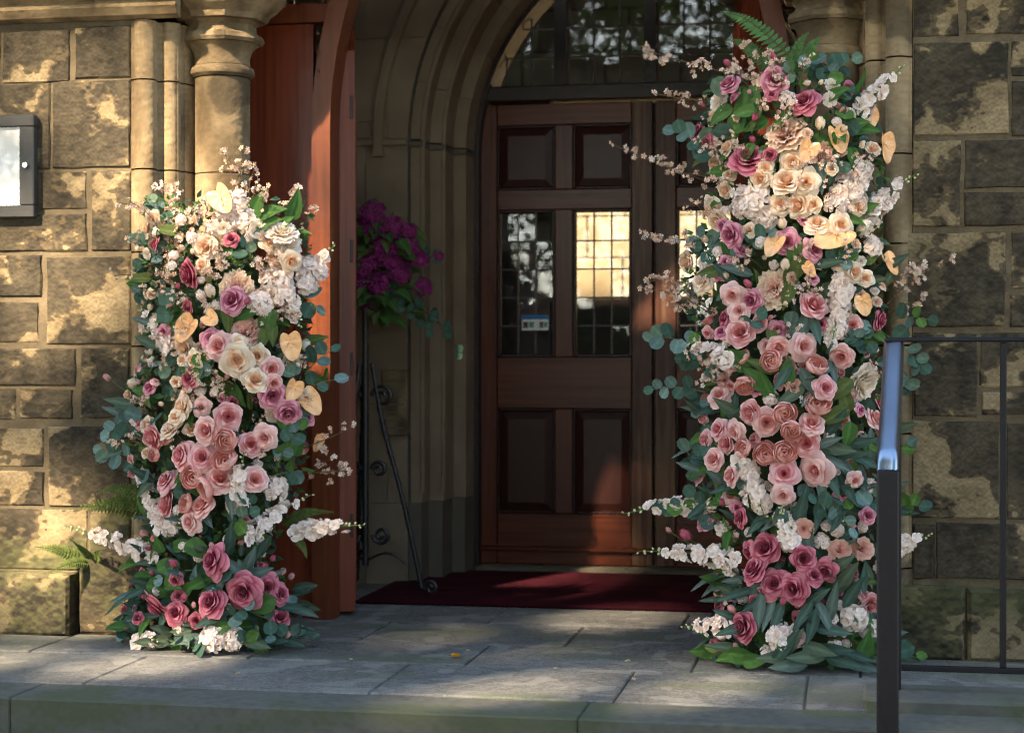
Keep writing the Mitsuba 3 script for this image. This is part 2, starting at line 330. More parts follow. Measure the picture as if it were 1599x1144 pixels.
# doorway jambs: moulded blocks, detached shafts, capitals
def jamb_plan():
    base = Polygon([(0.0, 0.0), (0.045, 0.0), (0.088, 0.055), (0.15, 0.075), (0.165, 0.14), (0.185, 0.205), (0.28, 0.33), (0.28, 0.50), (0.0, 0.50)])
    add_ = [Point(0.045, 0.022).buffer(0.042, 10), Point(0.118, 0.082).buffer(0.031, 8)]
    cut = [Point(0.089, 0.045).buffer(0.011, 6), Point(0.156, 0.105).buffer(0.014, 6), Point(0.235, 0.215).buffer(0.075, 10)]
    return unary_union([base] + add_).difference(unary_union(cut)).simplify(0.0008)
plan = jamb_plan()
shaft_d = [(0.275, 0.2)]
def jamb(x, sign, label, cap_label):
    j = thing('doorway_jamb', label, 'jamb')
    p = aff.translate(aff.scale(plan, sign, 1, origin=(0, 0)), x + sign * 0.002, -0.004)
    cuts = [0.0, 0.30, 0.75, 1.045, 1.385, 1.685, 2.008, 2.225]
    for a, b in zip(cuts, cuts[1:]):
        add(j, 'moulded_block', prism_z(p, a + 0.003, b - 0.003), 'jamb_stone', smooth=35)
    c = thing('engaged_column', cap_label, 'column')
    cx, cy = x + sign * 0.275, 0.2
    shafts = [0.36, 0.98, 1.68, 2.035]
    add(c, 'base', lathe([(0, 0), (0.17, 0), (0.17, 0.2), (0.15, 0.23), (0.135, 0.26), (0.145, 0.30), (0.12, 0.34), (0.105, 0.36), (0, 0.36)], 24, (cx, cy, 0)), 'jamb_stone', smooth=35)
    for a, b in zip(shafts, shafts[1:]):
        add(c, 'shaft', lathe([(0, a + 0.002), (0.099, a + 0.002), (0.101, a + 0.006), (0.101, b - 0.006), (0.099, b - 0.002), (0, b - 0.002)], 32, (cx, cy, 0)), 'jamb_stone', smooth=35)
    add(c, 'neck_ring', lathe([(0, 2.036), (0.106, 2.036), (0.117, 2.046), (0.119, 2.056), (0.114, 2.070), (0.103, 2.078), (0, 2.078)], 32, (cx, cy, 0)), 'jamb_stone', smooth=35)
    cap = add(c, 'capital', lathe([(0, 2.079), (0.104, 2.079), (0.101, 2.10), (0.108, 2.13), (0.125, 2.152), (0.135, 2.158), (0.0, 2.159)], 32, (cx, cy, 0)), 'jamb_stone', smooth=35)
    add(c, 'capital', lathe([(0, 2.160), (0.148, 2.160), (0.156, 2.172), (0.150, 2.19), (0.128, 2.203), (0.124, 2.226), (0.14, 2.24), (0, 2.241)], 8, (cx, cy, 0), math.pi / 8), 'jamb_stone')
    add(c, 'abacus', lathe([(0, 2.242), (0.165, 2.242), (0.175, 2.262), (0.205, 2.285), (0.235, 2.315), (0.24, 2.37), (0.22, 2.40), (0, 2.41)], 8, (cx, cy, 0), math.pi / 8), 'jamb_stone')
jamb(-2.563, 1, 'sunlit doorway jamb with roll mouldings between the notice board wall and the short flower column', 'round stone column with ringed octagonal capital above the short flower column')
jamb(0.203, -1, 'shaded doorway jamb with roll mouldings between tall flower column and railing wall', 'round stone column whose ringed capital shows beside the top of the tall flower column')
arch = thing('arch_surround', 'pointed stone arch over the church doorway', 'arch')
o = arch_poly(-1.18, 1.22, 2.43, 1.30, 2.43)
for i, (d0, d1, y) in enumerate(((0.0, -0.10, 0.05), (-0.10, -0.24, 0.14))):
    ring = aff.translate(o, 0, 0).buffer(d0 - 0.0005).difference(o.buffer(d1)).intersection(box(-3, 2.43, 1, 6))
    add(arch, 'archivolt', prism_y(ring, y, 0.5), 'jamb_stone')

# porch: roof, side walls (the inner arch wall follows)
porch = thing('porch', 'dim stone porch with plain side walls behind the timber door screen', 'porch')
add(porch, 'roof', bx(-2.75, 0.65, 0.552, 2.6, 3.7, 3.85), 'plaster')
for a, b in ((-2.75, -2.45), (0.35, 0.65)):
    for k in range(6): add(porch, 'side_stone', bx(a, b, 0.552, 1.598, 0.002 + 0.6 * k, 0.598 + 0.6 * k, 0.004), 'porch_stone')

# ------------------------------------------------------------------ timber screen and outer doors
screen = thing('timber_screen', 'red brown timber door screen with a curved arch head between the stone columns', 'door frame')
cxs, hw = -1.114, 0.84
inner = arch_poly(cxs, hw, 1.87, 1.70); outer = arch_poly(cxs, hw + 0.073, 1.87, 1.773)
head = outer.difference(inner)
for s, nm in ((-1, 'arch_post'), (1, 'arch_post')):
    half = head.intersection(box(cxs - 3, -1, cxs - 0.001, 5) if s < 0 else box(cxs + 0.001, -1, cxs + 3, 5))
    add(screen, nm, prism_y(half, 0.47, 0.60), 'post_wood', label='arched post of browner timber')
    px = cxs + s * (hw + 0.073)
    x0, x1 = sorted((px + s * 0.004, px + s * 0.33))
    cutter = box(x0, 0, x1, 2.285)
    pnl = cutter.difference(outer.buffer(0.004))
    add(screen, 'board_panel', prism_y(pnl, 0.505, 0.54), 'red_wood')
    railp = box(x0 - 0.1, 2.289, x1 + 0.1, 2.36).difference(outer.buffer(0.003))
    add(screen, 'top_rail', prism_y(railp, 0.485, 0.56), 'post_wood')
    top = box(x0 - 0.75, 2.363, x1, 3.2).difference(outer.buffer(0.003)).intersection(box(cxs - 1.25, 0, cxs + 1.25, 5))
    for xx in ([x0 + 0.02, x0 + 0.18, x0 + 0.36] if s < 0 else [x1 - 0.02, x1 - 0.18, x1 - 0.36]):
        bar = box(xx - 0.008, 2.363, xx + 0.008, 3.2).intersection(top)
        if not bar.is_empty: add(screen, 'glazing_bar', prism_y(bar, 0.50, 0.53), 'lead')
    add(screen, 'glass_pane', prism_y(top.buffer(-0.002), 0.515, 0.5165), 'glass')
bolts = []
for z in (2.36, 2.24, 2.17, 2.10):
    m = trimesh.creation.cylinder(0.007, 0.012, sections=10); m.apply_transform(trimesh.transformations.rotation_matrix(math.pi / 2, [1, 0, 0]))
    m.apply_translation([-2.0 + (0.02 if z > 2.3 else 0.0) + 0.018 * ((z * 50) % 2 > 1), 0.468, z]); add(screen, 'peg', m, 'worn_wood')

def outer_leaf(x, y, ang, label, mirror):
    d = thing('outer_door', label, 'door')
    L = 0.80
    P = [(0, 0.015), (L, 0.015), (L, 3.25)] + [(u, 1.87 + math.sqrt(max(1.66 ** 2 - (1.66 - u - 0.02) ** 2, 0)) + 0.0) for u in np.linspace(L - 0.02, 0.12, 10)] + [(0.03, 2.24), (0.0, 2.20)]
    P = [(u, z) for u, z in P]
    P[2] = (L, P[3][1])
    m = trimesh.creation.extrude_polygon(Polygon(P).buffer(0), 0.068, engine='earcut')
    v = m.vertices.copy(); m.vertices = np.stack([v[:, 0], v[:, 2] - 0.034, v[:, 1]], 1); m.fix_normals()
    M = trimesh.transformations.translation_matrix([x, y, 0]) @ trimesh.transformations.rotation_matrix(ang, [0, 0, 1])
    m.apply_transform(M); add(d, 'leaf', m, 'red_wood')
    for k in range(5):
        for sgn in (-1, 1):
            b = bx(0.03 + 0.15 * k + 0.003, 0.18 + 0.15 * k - 0.003, sgn * 0.036 - 0.006, sgn * 0.036 + 0.006, 0.05, 2.02 + 0.09 * k, 0.003); b.apply_transform(M); add(d, 'board', b, 'red_wood')
    for z in (0.35, 0.98, 1.42, 1.98):
        h = bx(-0.004, 0.004, -0.028, -0.016, z - 0.045, z + 0.045, 0.001); h.apply_transform(M); add(d, 'hinge', h, 'dark_wood')
outer_leaf(-1.935, 0.625, math.radians(108), 'outer door leaf standing open edge-on behind the sunlit arched post', 1)
outer_leaf(-0.295, 0.66, math.radians(101), 'outer door leaf swung open behind the top of the tall flower column', -1)

# ------------------------------------------------------------------ inner arch of stone
ia = thing('inner_arch', 'moulded pointed stone arch around the panelled double doors', 'arch')
ic, SP_ = -0.92, 1.955
def order(R): return arch_poly(ic, 0.82 + (R - 1.05), SP_, R)
hole = order(1.24)
wallp = box(-2.45, 0.0, 0.35, 3.69).difference(hole)
add(ia, 'wall_core', prism_y(wallp, 1.615, 2.5), 'joint_dirt')
zs = [0.0, 0.36, 0.80, 1.28, 1.62, 1.955, 2.42, 2.86, 3.30, 3.69]
r5 = np.random.default_rng(5)
for i, (a, b) in enumerate(zip(zs, zs[1:])):
    for xs in ([-2.45, -2.12 + 0.1 * (i % 2), -1.62, -1.1, -0.5, 0.0, 0.35],):
        for x0, x1 in zip(xs, xs[1:]):
            g = box(x0 + 0.0012, a + 0.0012, x1 - 0.0012, b - 0.0012).difference(hole.buffer(0.0005))
            for q in getattr(g, 'geoms', [g]):
                if q.area > 0.002: add(ia, 'wall_stone', prism_y(q, 1.600 + r5.uniform(0, 0.002), 1.616), 'porch_stone')
orders = [(1.24, 1.185, 1.66), (1.185, 1.12, 1.80), (1.12, 1.06, 2.00)]
for R1, R0, y in orders:
    ring = order(R1 - 0.0004).difference(order(R0))
    up = ring.intersection(box(-4, SP_ + 0.012, 3, 5)); lo = ring.intersection(box(-4, 0.36, 3, SP_ - 0.012)); pl = ring.intersection(box(-4, 0, 3, 0.3598))
    ccx = ic - 0.82 - (R1 - 1.05) + R1
    for k in range(8):                                             # voussoirs, with joints
        a0, a1 = math.radians(1 + 12 * k), math.radians(13 + 12 * k)
        for sg in (-1, 1):
            c0 = ic - 0.82 + 1.05 if sg < 0 else ic + 0.82 - 1.05
            w_ = Polygon([(c0, SP_)] + [(c0 + sg * 2.2 * math.cos(t), SP_ + 2.2 * math.sin(t)) for t in np.linspace(a0 + 0.0012, a1 - 0.0012, 5)])
            half_ = box(-4, 0, ic - 0.0008, 6) if sg < 0 else box(ic + 0.0008, 0, 3, 6)
            g = up.intersection(w_).intersection(half_)
            if g.area > 1e-4: add(ia, 'voussoir', prism_y(g, y, 2.45), 'porch_stone')
    for g in getattr(lo, 'geoms', [lo]): add(ia, 'jamb_moulding', prism_y(g, y, 2.45), 'porch_stone')
    for g in getattr(pl, 'geoms', [pl]): add(ia, 'plinth', prism_y(g, y - 0.025, 2.45), 'plinth_stone')
def roll(R, y, rad, z0=0.40, name='roll_moulding', zmax=9):
    po = list(order(R).exterior.coords)[:-1]
    pts = [(x, y, z) for x, z in po]
    n = len(pts)
    P = np.array([(pts[0][0], y, z0)] + pts[1:-1] + [(pts[-1][0], y, z0)])
    add(ia, name, tube(P, rad, 8), 'porch_stone', smooth=40)
for R, y, rad in ((1.186, 1.662, 0.013), (1.122, 1.802, 0.011)): roll(R, y, rad)
hood = order(1.385).difference(order(1.345)).intersection(box(-4, SP_ - 0.06, 3, 5))
for g in getattr(hood, 'geoms', [hood]): add(ia, 'hood_mould', prism_y(g, 1.555, 1.615), 'porch_stone')
hood2 = order(1.345).difference(order(1.325)).intersection(box(-4, SP_ + 0.05, 3, 5))
for x0, x1 in ((-2.45, -1.93), (0.09, 0.35)):
    add(ia, 'impost', cat([bx(x0, x1, 1.575, 1.615, SP_ - 0.012, SP_ + 0.016, 0.005), bx(x0, x1 - 0.1 if x0 < -1 else x1, 1.585, 1.615, SP_ + 0.016, SP_ + 0.10, 0.01)]), 'porch_stone')
for R1, R0, y in orders:
    band = order(R1 + 0.006).difference(order(R0 - 0.004)).intersection(box(-4, SP_ - 0.0115, 3, SP_ + 0.0115))
    for g in getattr(band, 'geoms', [band]): add(ia, 'impost', prism_y(g, y - 0.022, 2.44), 'plinth_stone')

# ------------------------------------------------------------------ double doors, frame and fanlight
fr = thing('door_frame', 'dark arched timber frame around the double doors', 'door frame')
YD = 2.28
fp = order(1.06); fi = order(1.038)
add(fr, 'frame_arch', prism_y(fp.difference(fi), 2.18, 2.40), 'dark_wood')
add(fr, 'transom', bx(-1.735, -0.085, 2.20, 2.36, 2.212, 2.285, 0.006), 'dark_wood')
add(fr, 'threshold', bx(-1.74, -0.10, 2.16, 2.50, 0.001, 0.022, 0.004), 'plinth_stone')
fan = thing('fanlight', 'leaded fanlight in the arch above the double doors', 'window')
glass_area = order(1.036).intersection(box(-3, 2.287, 2, 4))
tilt = random.Random(3)
def pane(parent, x0, x1, z0, z1, y, poly=None):
    if poly is None: poly = box(x0, z0, x1, z1)
    m = trimesh.creation.extrude_polygon(poly, 0.001, engine='earcut')
    v = m.vertices.copy(); keep = v[:, 2] < 1e-6
    idx = np.where(keep)[0]; remap = -np.ones(len(v), int); remap[idx] = np.arange(len(idx))
    f = [remap[t] for t in m.faces if keep[t].all()]
    v = v[idx]; c = v.mean(0); ax, az = tilt.gauss(0, 0.010), tilt.gauss(0, 0.010)
    y_ = y + (v[:, 0] - c[0]) * ax + (v[:, 1] - c[1]) * az
    add(parent, 'glass_pane', (np.stack([v[:, 0], y_, v[:, 1]], 1), np.array(f)), 'glass')
mull = [-1.345, -0.92, -0.495]
for x in mull:
    add(fan, 'mullion', prism_y(box(x - 0.028, 2.287, x + 0.028, 4).intersection(glass_area), 2.22, 2.34), 'dark_wood')
lights = [(-1.76, -1.373), (-1.317, -0.948), (-0.892, -0.523), (-0.467, -0.08)]
for a, b in lights:
    sub = glass_area.intersection(box(a, 2.287, b, 4))
    xs = np.linspace(a, b, 4) if a > -1.7 and b < -0.1 else np.linspace(max(a, -1.73), min(b, -0.11), 4)
    zz = np.arange(2.287, 3.1, 0.138)
    for i in range(3):
        for z in zz:
            q = sub.intersection(box(xs[i] + 0.003, z + 0.003, xs[i + 1] - 0.003, z + 0.135))
            if q.area > 0.0015: pane(fan, 0, 0, 0, 0, 2.285, q.buffer(0) if q.geom_type == 'Polygon' else max(q.geoms, key=lambda t: t.area))
    for x in xs[1:-1]:
        q = sub.intersection(box(x - 0.004, 2.287, x + 0.004, 4))
        if not q.is_empty: add(fan, 'lead_bar', prism_y(q, 2.279, 2.291), 'lead')
    for z in zz[1:]:
        q = sub.intersection(box(a, z - 0.004, b, z + 0.004))
        if q.area > 1e-5: add(fan, 'lead_bar', prism_y(q, 2.2785, 2.2915), 'lead')
def panelled(x0, x1, label, worn, flip):
    d = thing('panelled_door', label, 'door')
    z0, z1 = 0.028, 2.205
    y0, y1 = YD - 0.028, YD + 0.03
    ks = sorted([x0, x1]); w = x1 - x0
    sl, sm, sr = (0.085, 0.085, 0.098) if not flip else (0.098, 0.085, 0.085)
    xa, xb = x0 + sl, x1 - sr; mid = (xa + xb) / 2
    bays = [(xa, mid - sm / 2), (mid + sm / 2, xb)]
    railz = [(z0, 0.268), (0.765, 1.008), (1.705, 1.800), (2.105, z1)]
    add(d, 'stile', bx(x0, xa, y0, y1, z0, z1, 0.004), 'brown_wood' if not flip else 'worn_wood')
    add(d, 'stile', bx(xb, x1, y0, y1, z0, z1, 0.004), 'worn_wood' if not flip else 'brown_wood')
    for a, b in railz: add(d, 'rail', bx(xa + 0.001, xb - 0.001, y0 + 0.0015, y1 - 0.0015, a, b, 0.004), 'brown_wood_level')
    add(d, 'drip_rail', bx(x0, x1, y0 - 0.022, y0 + 0.002, 0.090, 0.115, 0.006), 'brown_wood_level')
    for a, b in ((0.268, 0.765), (1.008, 1.705), (1.80, 2.105)):
        add(d, 'mullion', bx(mid - sm / 2, mid + sm / 2, y0 + 0.001, y1 - 0.001, a + 0.0005, b - 0.0005, 0.004), 'brown_wood')
    for bi, (a, b) in enumerate(bays):
        for lo, hi in ((0.268, 0.765), (1.80, 2.105)):
            hull = trimesh.convex.convex_hull(np.array([(x, y0 + 0.030, z) for x in (a - 0.004, b + 0.004) for z in (lo - 0.004, hi + 0.004)] + [(x, y1 - 0.012, z) for x in (a - 0.004, b + 0.004) for z in (lo - 0.004, hi + 0.004)]
                                                      + [(x, y0 + 0.012, z) for x in (a + 0.05, b - 0.05) for z in (lo + 0.05, hi - 0.05)]))
            add(d, 'panel', hull, 'shaded_panel_wood')
            bead = []
            for q in ((a, a + 0.012, lo, hi), (b - 0.012, b, lo, hi), (a + 0.012, b - 0.012, lo, lo + 0.012), (a + 0.012, b - 0.012, hi - 0.012, hi)):
                bead.append(bx(q[0], q[1], y0 + 0.006, y0 + 0.032, q[2], q[3], 0.004))
            add(d, 'beading', cat(bead), 'dark_wood')
        lo, hi = 1.008, 1.705
        bead = [bx(q[0], q[1], y0 + 0.006, y0 + 0.05, q[2], q[3], 0.004) for q in ((a, a + 0.014, lo, hi), (b - 0.014, b, lo, hi), (a + 0.014, b - 0.014, lo, lo + 0.014), (a + 0.014, b - 0.014, hi - 0.014, hi))]
        win = f'{d}__window' + ('' if bi == 0 else '_001'); THINGS.add(win)
        add(win, 'bead_frame', cat(bead), 'dark_wood')
        xs = np.linspace(a + 0.014, b - 0.014, 4); zz = np.linspace(lo + 0.014, hi - 0.014, 6)
        for i in range(3):
            for k in range(5): pane(win, xs[i] + 0.003, xs[i + 1] - 0.003, zz[k] + 0.003, zz[k + 1] - 0.003, YD)
        for x in xs[1:-1]: add(win, 'lead_bar', bx(x - 0.0035, x + 0.0035, YD - 0.006, YD + 0.006, lo + 0.014, hi - 0.014), 'lead')
        for z in zz[1:-1]: add(win, 'lead_bar', bx(a + 0.014, b - 0.014, YD - 0.0055, YD + 0.0055, z - 0.0035, z + 0.0035), 'lead')
    return d
panelled(-1.738, -0.912, 'brown panelled door leaf with two leaded windows, in full view', True, False)
panelled(-0.900, -0.100, 'brown panelled door leaf half hidden by the tall flower column', True, True)
solo('added_gap_strip', bx(-0.925, -0.887, 2.313, 2.325, 0.03, 2.20, 0.003), 'dark_wood', 'dark strip added behind the gap between the two door leaves to stop light', 'strip')  # added to block the light shining through the gap
st = thing('window_sticker', 'small blue and white notice stuck to the leaded glass of the full-view door', 'sticker')
add(st, 'card', bx(-1.535, -1.407, YD - 0.014, YD - 0.012, 1.135, 1.21), 'white_print')
add(st, 'blue_band', bx(-1.535, -1.407, YD - 0.0165, YD - 0.0145, 1.187, 1.21), 'blue_print')
for k, (a, b) in enumerate([(-1.528, -1.506), (-1.500, -1.478), (-1.450, -1.432), (-1.428, -1.413)]):
    add(st, 'print_block', bx(a, b, YD - 0.0165, YD - 0.0145, 1.146 + 0.003 * (k % 2), 1.175), 'green_print' if k % 2 else 'frame_paint')

# nave behind the doors: sunlit stone above a dark wainscot, with an opening added overhead to sun it
nave = thing('church_interior', 'sunlit stone wall and dark panelling glimpsed through the door glass', 'room')
add(nave, 'wainscot', bx(-5.2, 2.6, 5.90, 5.99, 0.0, 1.40), 'dark_wood')
kk = 0
for i, (a, b) in enumerate(zip(np.arange(1.40, 4.0, 0.28), np.arange(1.68, 4.3, 0.28))):
    x = -5.2 + 0.25 * (i % 2)
    while x < 2.6:
        w_ = 0.45 + 0.2 * ((kk * 37 % 10) / 10); kk += 1
        add(nave, 'wall_stone', bx(x + 0.004, x + w_ - 0.004, 5.93 + 0.004 * (kk % 3), 6.1, a + 0.004, b - 0.004, 0.006), 'nave_stone'); x += w_
add(nave, 'back_wall', bx(-5.3, 3.2, 6.101, 6.3, 0.0, 4.3), 'plaster')
add(nave, 'added_dark_screen', bx(-4.2, -1.465, 2.72, 2.76, 0.016, 2.2, 0.01), 'dark_wood')  # unseen dark sheet added so one window looks dark
add(nave, 'side_wall', bx(-5.5, -5.3, 2.5, 6.3, 0.0, 4.3), 'plaster'); add(nave, 'side_wall', bx(3.2, 3.4, 2.5, 6.3, 0.0, 4.3), 'plaster')
add(nave, 'front_wall', prism_y(box(-5.3, 0.0, 3.2, 4.3).difference(box(-2.45, -1, 0.35, 3.69)), 2.505, 2.6), 'plaster')
add(nave, 'floor', bx(-5.3, 3.2, 2.605, 6.1, -0.05, 0.015), 'plinth_stone')
add(nave, 'ceiling', bx(-5.3, 3.2, 3.50, 6.3, 4.301, 4.4), 'plaster')  # cut short so the sun falls in a band on the stone

# ------------------------------------------------------------------ carpet, notice board
solo('door_mat', bx(-1.99, 0.02, 0.95, 2.07, 0.0015, 0.016, 0.005), 'red_carpet', 'deep red carpet mat lying in the porch before the double doors', 'mat')
nb = thing('notice_board', 'grey framed notice board with blank white sheet on the sunlit wall', 'notice board')
x0, x1, z0, z1 = -3.46, -2.918, 1.514, 1.888
for q in ((x0, x1, z1 - 0.044, z1), (x0, x1, z0, z0 + 0.044), (x0, x0 + 0.055, z0 + 0.0445, z1 - 0.0445), (x1 - 0.057, x1, z0 + 0.0445, z1 - 0.0445)):
    add(nb, 'frame', bx(q[0], q[1], -0.050, -0.012, q[2], q[3], 0.004), 'frame_paint')
add(nb, 'paper_sheet', bx(x0 + 0.05, x1 - 0.05, -0.034, -0.030, z0 + 0.04, z1 - 0.04), 'paper')
add(nb, 'glass_pane', (np.array([(x0 + 0.05, -0.046, z0 + 0.04), (x1 - 0.05, -0.046, z0 + 0.04), (x1 - 0.05, -0.046, z1 - 0.04), (x0 + 0.05, -0.046, z1 - 0.04)]), np.array([[0, 1, 2], [0, 2, 3]])), 'glass')
lk = trimesh.creation.cylinder(0.010, 0.014, sections=16); lk.apply_transform(trimesh.transformations.rotation_matrix(math.pi / 2, [1, 0, 0])); lk.apply_translation([x1 - 0.029, -0.055, 1.703]); add(nb, 'lock', lk, 'steel')

# ------------------------------------------------------------------ railing on its kerb
kb = solo('kerb_block', bx(0.035, 3.2, -0.95, -0.70, -0.49, 0.036, 0.01), 'nosing_stone', 'low mossy stone kerb carrying the black railing', 'kerb')
rl = thing('railing', 'black painted iron railing with sloping handrail at the right of the steps', 'railing')
Yb, xr = -0.80, 0.125
hp = np.array([(xr, Yb + 0.016, 1.033), (xr - 0.002, Yb - 0.012, 1.020), (xr - 0.013, -1.01, 0.880), (xr - 0.024, -1.195, 0.756), (xr - 0.026, -1.236, 0.726), (xr - 0.027, -1.252, 0.694)])
sq_ = np.arange(20) * 2 * math.pi / 20
square = 1 / (np.abs(np.cos(sq_)) ** 5 + np.abs(np.sin(sq_)) ** 5) ** 0.2
add(rl, 'handrail', tube(spline(hp, 26), 0.0285, 20, prof=square), 'rail_metal', smooth=40, label='sloping handrail that mirrors the sky')
add(rl, 'newel_post', bx(xr - 0.027 - 0.029, xr - 0.027 + 0.029, -1.252 - 0.029, -1.252 + 0.029, -0.53, 0.705, 0.005), 'black_paint', label='front newel post of the railing')
add(rl, 'corner_post', bx(xr - 0.004, xr + 0.020, Yb - 0.012, Yb + 0.012, 0.037, 1.045, 0.002), 'black_paint')
add(rl, 'top_rail', bx(xr - 0.028, 3.0, Yb - 0.020, Yb + 0.020, 1.049, 1.062, 0.003), 'black_paint')
add(rl, 'bottom_rail', bx(xr + 0.021, 3.0, Yb - 0.010, Yb + 0.010, 0.092, 0.108, 0.002), 'black_paint')
for k in range(8):
    add(rl, 'baluster', bx(0.424 + 0.33 * k, 0.442 + 0.33 * k, Yb - 0.009, Yb + 0.009, 0.109, 1.046, 0.002), 'black_paint')

# ------------------------------------------------------------------ iron plant stand with hydrangeas in the porch
ps = thing('plant_stand', 'black wrought iron plant stand with scrolls inside the porch', 'plant stand')
SX, SY = -2.035, 1.28
add(ps, 'pole', tube([(SX, SY, z) for z in (0.12, 0.6, 1.28)], 0.014, 8), 'iron', smooth=40)
for k, a in enumerate((math.radians(-6), math.radians(114), math.radians(234))):
    dx, dy = math.cos(a), math.sin(a)
    P = spline([(SX + dx * 0.03, SY + dy * 0.03, 0.98), (SX + dx * 0.08, SY + dy * 0.08, 0.72), (SX + dx * 0.17, SY + dy * 0.17, 0.40), (SX + dx * 0.255, SY + dy * 0.255, 0.03)], 14)
    leg = add(ps, 'leg', tube(P, 0.0105, 7), 'iron', smooth=40)
    def scroll(c, R, turns, start, sgn):
        t = np.linspace(0, 1, 26); ang = start + sgn * turns * 2 * math.pi * t; rr = R * (1 - 0.78 * t)
        return np.stack([c[0] + dx * rr * np.cos(ang), c[1] + dy * rr * np.cos(ang), c[2] + rr * np.sin(ang)], 1)
    for rad_, z, R, st_, sg in ((0.078, 0.84, 0.050, math.pi, -1), (0.062, 0.53, 0.036, math.pi, -1), (0.072, 0.25, 0.040, math.pi, 1), (0.295, 0.035, 0.032, math.pi * 1.1, -1)):
        add(ps, 'scroll', tube(scroll((SX + dx * rad_, SY + dy * rad_, z), R, 1.5, st_, sg), 0.0085, 6), 'iron', smooth=40)
    add(ps, 'brace', tube(spline([(SX, SY, 0.14), (SX + dx * 0.09, SY + dy * 0.09, 0.175), (SX + dx * 0.155, SY + dy * 0.155, 0.155), (SX + dx * 0.183, SY + dy * 0.183, 0.13)], 10), 0.006, 6), 'iron', smooth=40)
    tw = P[3:7]; add(ps, 'twist', tube(spline(tw, 16), 0.011 + 0.003 * np.sin(np.linspace(0, 20, 16)), 7), 'iron', smooth=40)

# ------------------------------------------------------------------ flowers: prototypes
def sheet(fn, ns, nt):
    """A petal or leaf: fn(s, t) -> xyz, colour on a grid (s across -1..1, t along 0..1)."""
    s, t = np.meshgrid(np.linspace(-1, 1, ns), np.linspace(0, 1, nt))
    p, c = fn(s.ravel(), t.ravel())
    f = []
    for j in range(nt - 1):
        for i in range(ns - 1):
            a = j * ns + i; f += [[a, a + 1, a + ns + 1], [a, a + ns + 1, a + ns]]
    return p, np.array(f), c
def join(parts):
    v, f, c, o = [], [], [], 0
    for p, q, k in parts:
        v.append(p); f.append(q + o); c.append(np.clip(k, 0, 1)); o += len(p)
    return np.vstack(v), np.vstack(f), np.vstack(c)
def lerp(a, b, t): return np.asarray(a)[None] * (1 - t)[:, None] + np.asarray(b)[None] * t[:, None]
GREEN = (0.085, 0.17, 0.04)
def rose(r, core, edge, rim, openness=1.0, ns=7, nt=7):
    parts = []
    L = [(2, 0.13, 0.88, 0.0, 1.9), (3, 0.22, 0.88, 0.02, 1.45), (3, 0.33, 0.83, 0.06, 1.25), (4, 0.46, 0.74, 0.14, 1.0), (4, 0.60, 0.62, 0.25, 0.98), (5, 0.74, 0.44, 0.36, 0.84), (5, 0.84, 0.26, 0.42, 0.82)]
    for k, (n, R, H, fl, wid) in enumerate(L):
        ph = r.uniform(0, 6.28)
        for j in range(n):
            a0 = ph + 2 * math.pi * j / n + r.uniform(-0.15, 0.15); h = H * r.uniform(0.93, 1.05); w = wid * r.uniform(0.92, 1.1); tint = r.uniform(0.88, 1.06); point = r.uniform(0.08, 0.20) * (k > 2); curl = r.uniform(0.7, 1.3); wv = r.uniform(0, 6)
            def fn(s, t, R=R, h=h, fl=fl * openness, w=w, a0=a0, tint=tint, k=k, point=point, curl=curl, wv=wv):
                q = t * (1 - 0.26 * np.abs(s) ** 2.6)
                rad = R * (0.32 + 0.68 * np.minimum(1, q * 1.25) ** 0.8) * (1 + 0.10 * s) + fl * curl * np.maximum(0, q - 0.45) ** 1.5 * 1.6
                rad = rad + 0.02 * np.sin(3 * s + wv) * q * (k > 2)
                z = h * (1 - (1 - q) ** 1.6) - fl * curl * 1.0 * np.maximum(0, q - 0.66) ** 1.4 * 2.2
                rad = rad + point * np.exp(-(s / 0.35) ** 2) * (q > 0.85)
                a = a0 + s * w * (0.55 + 0.45 * np.minimum(1, q * 1.5))
                p = np.stack([rad * np.cos(a), rad * np.sin(a), z], 1)
                deep = 1 - (k / 6.0) * 0.8
                c = lerp(core, edge, np.clip(q * 0.75 + 0.25 * (1 - deep), 0, 1) * (0.35 + 0.65 * (1 - 0.5 * deep)))
                c = c + (np.asarray(rim) - c) * (np.clip((q - 0.72) / 0.28, 0, 1) * 0.75)[:, None]
                c = c * (1 + 0.09 * np.sin(16 * s + wv) * q + 0.05 * np.sin(37 * s + 5 * q))[:, None]     # veins
                return p, c * tint
            parts.append(sheet(fn, ns, nt))
    return parts
def globe(r, core, edge, rim):
    parts = []
    for k, (n, R, stop, w) in enumerate([(3, 0.30, 2.75, 1.3), (3, 0.50, 2.45, 1.2), (4, 0.68, 2.35, 1.0), (5, 0.84, 2.2, 0.85), (6, 1.0, 1.95, 0.68)]):
        ph = r.uniform(0, 6)
        for j in range(n):
            a0 = ph + 2 * math.pi * j / n + r.uniform(-0.2, 0.2); st = stop * r.uniform(0.93, 1.05); tint = r.uniform(0.86, 1.08); wob = r.uniform(0, 6)
            def fn(s, t, R=R, st=st, a0=a0, tint=tint, w=w, wob=wob):
                q = t * (1 - 0.20 * np.abs(s) ** 2.4); th = q * st
                rad = R * np.sin(th) * (1 + 0.08 * s) + 0.015 * np.sin(4 * s + wob) * q; z = R * (1 - np.cos(th)) * 0.62
                a = a0 + s * w
                c = lerp(core, edge, q ** 1.2); c = c + (np.asarray(rim) - c) * (np.clip((q - 0.82) / 0.18, 0, 1) * 0.7)[:, None]
                return np.stack([rad * np.cos(a), rad * np.sin(a), z], 1), c * tint
            parts.append(sheet(fn, 6, 7))
    return parts
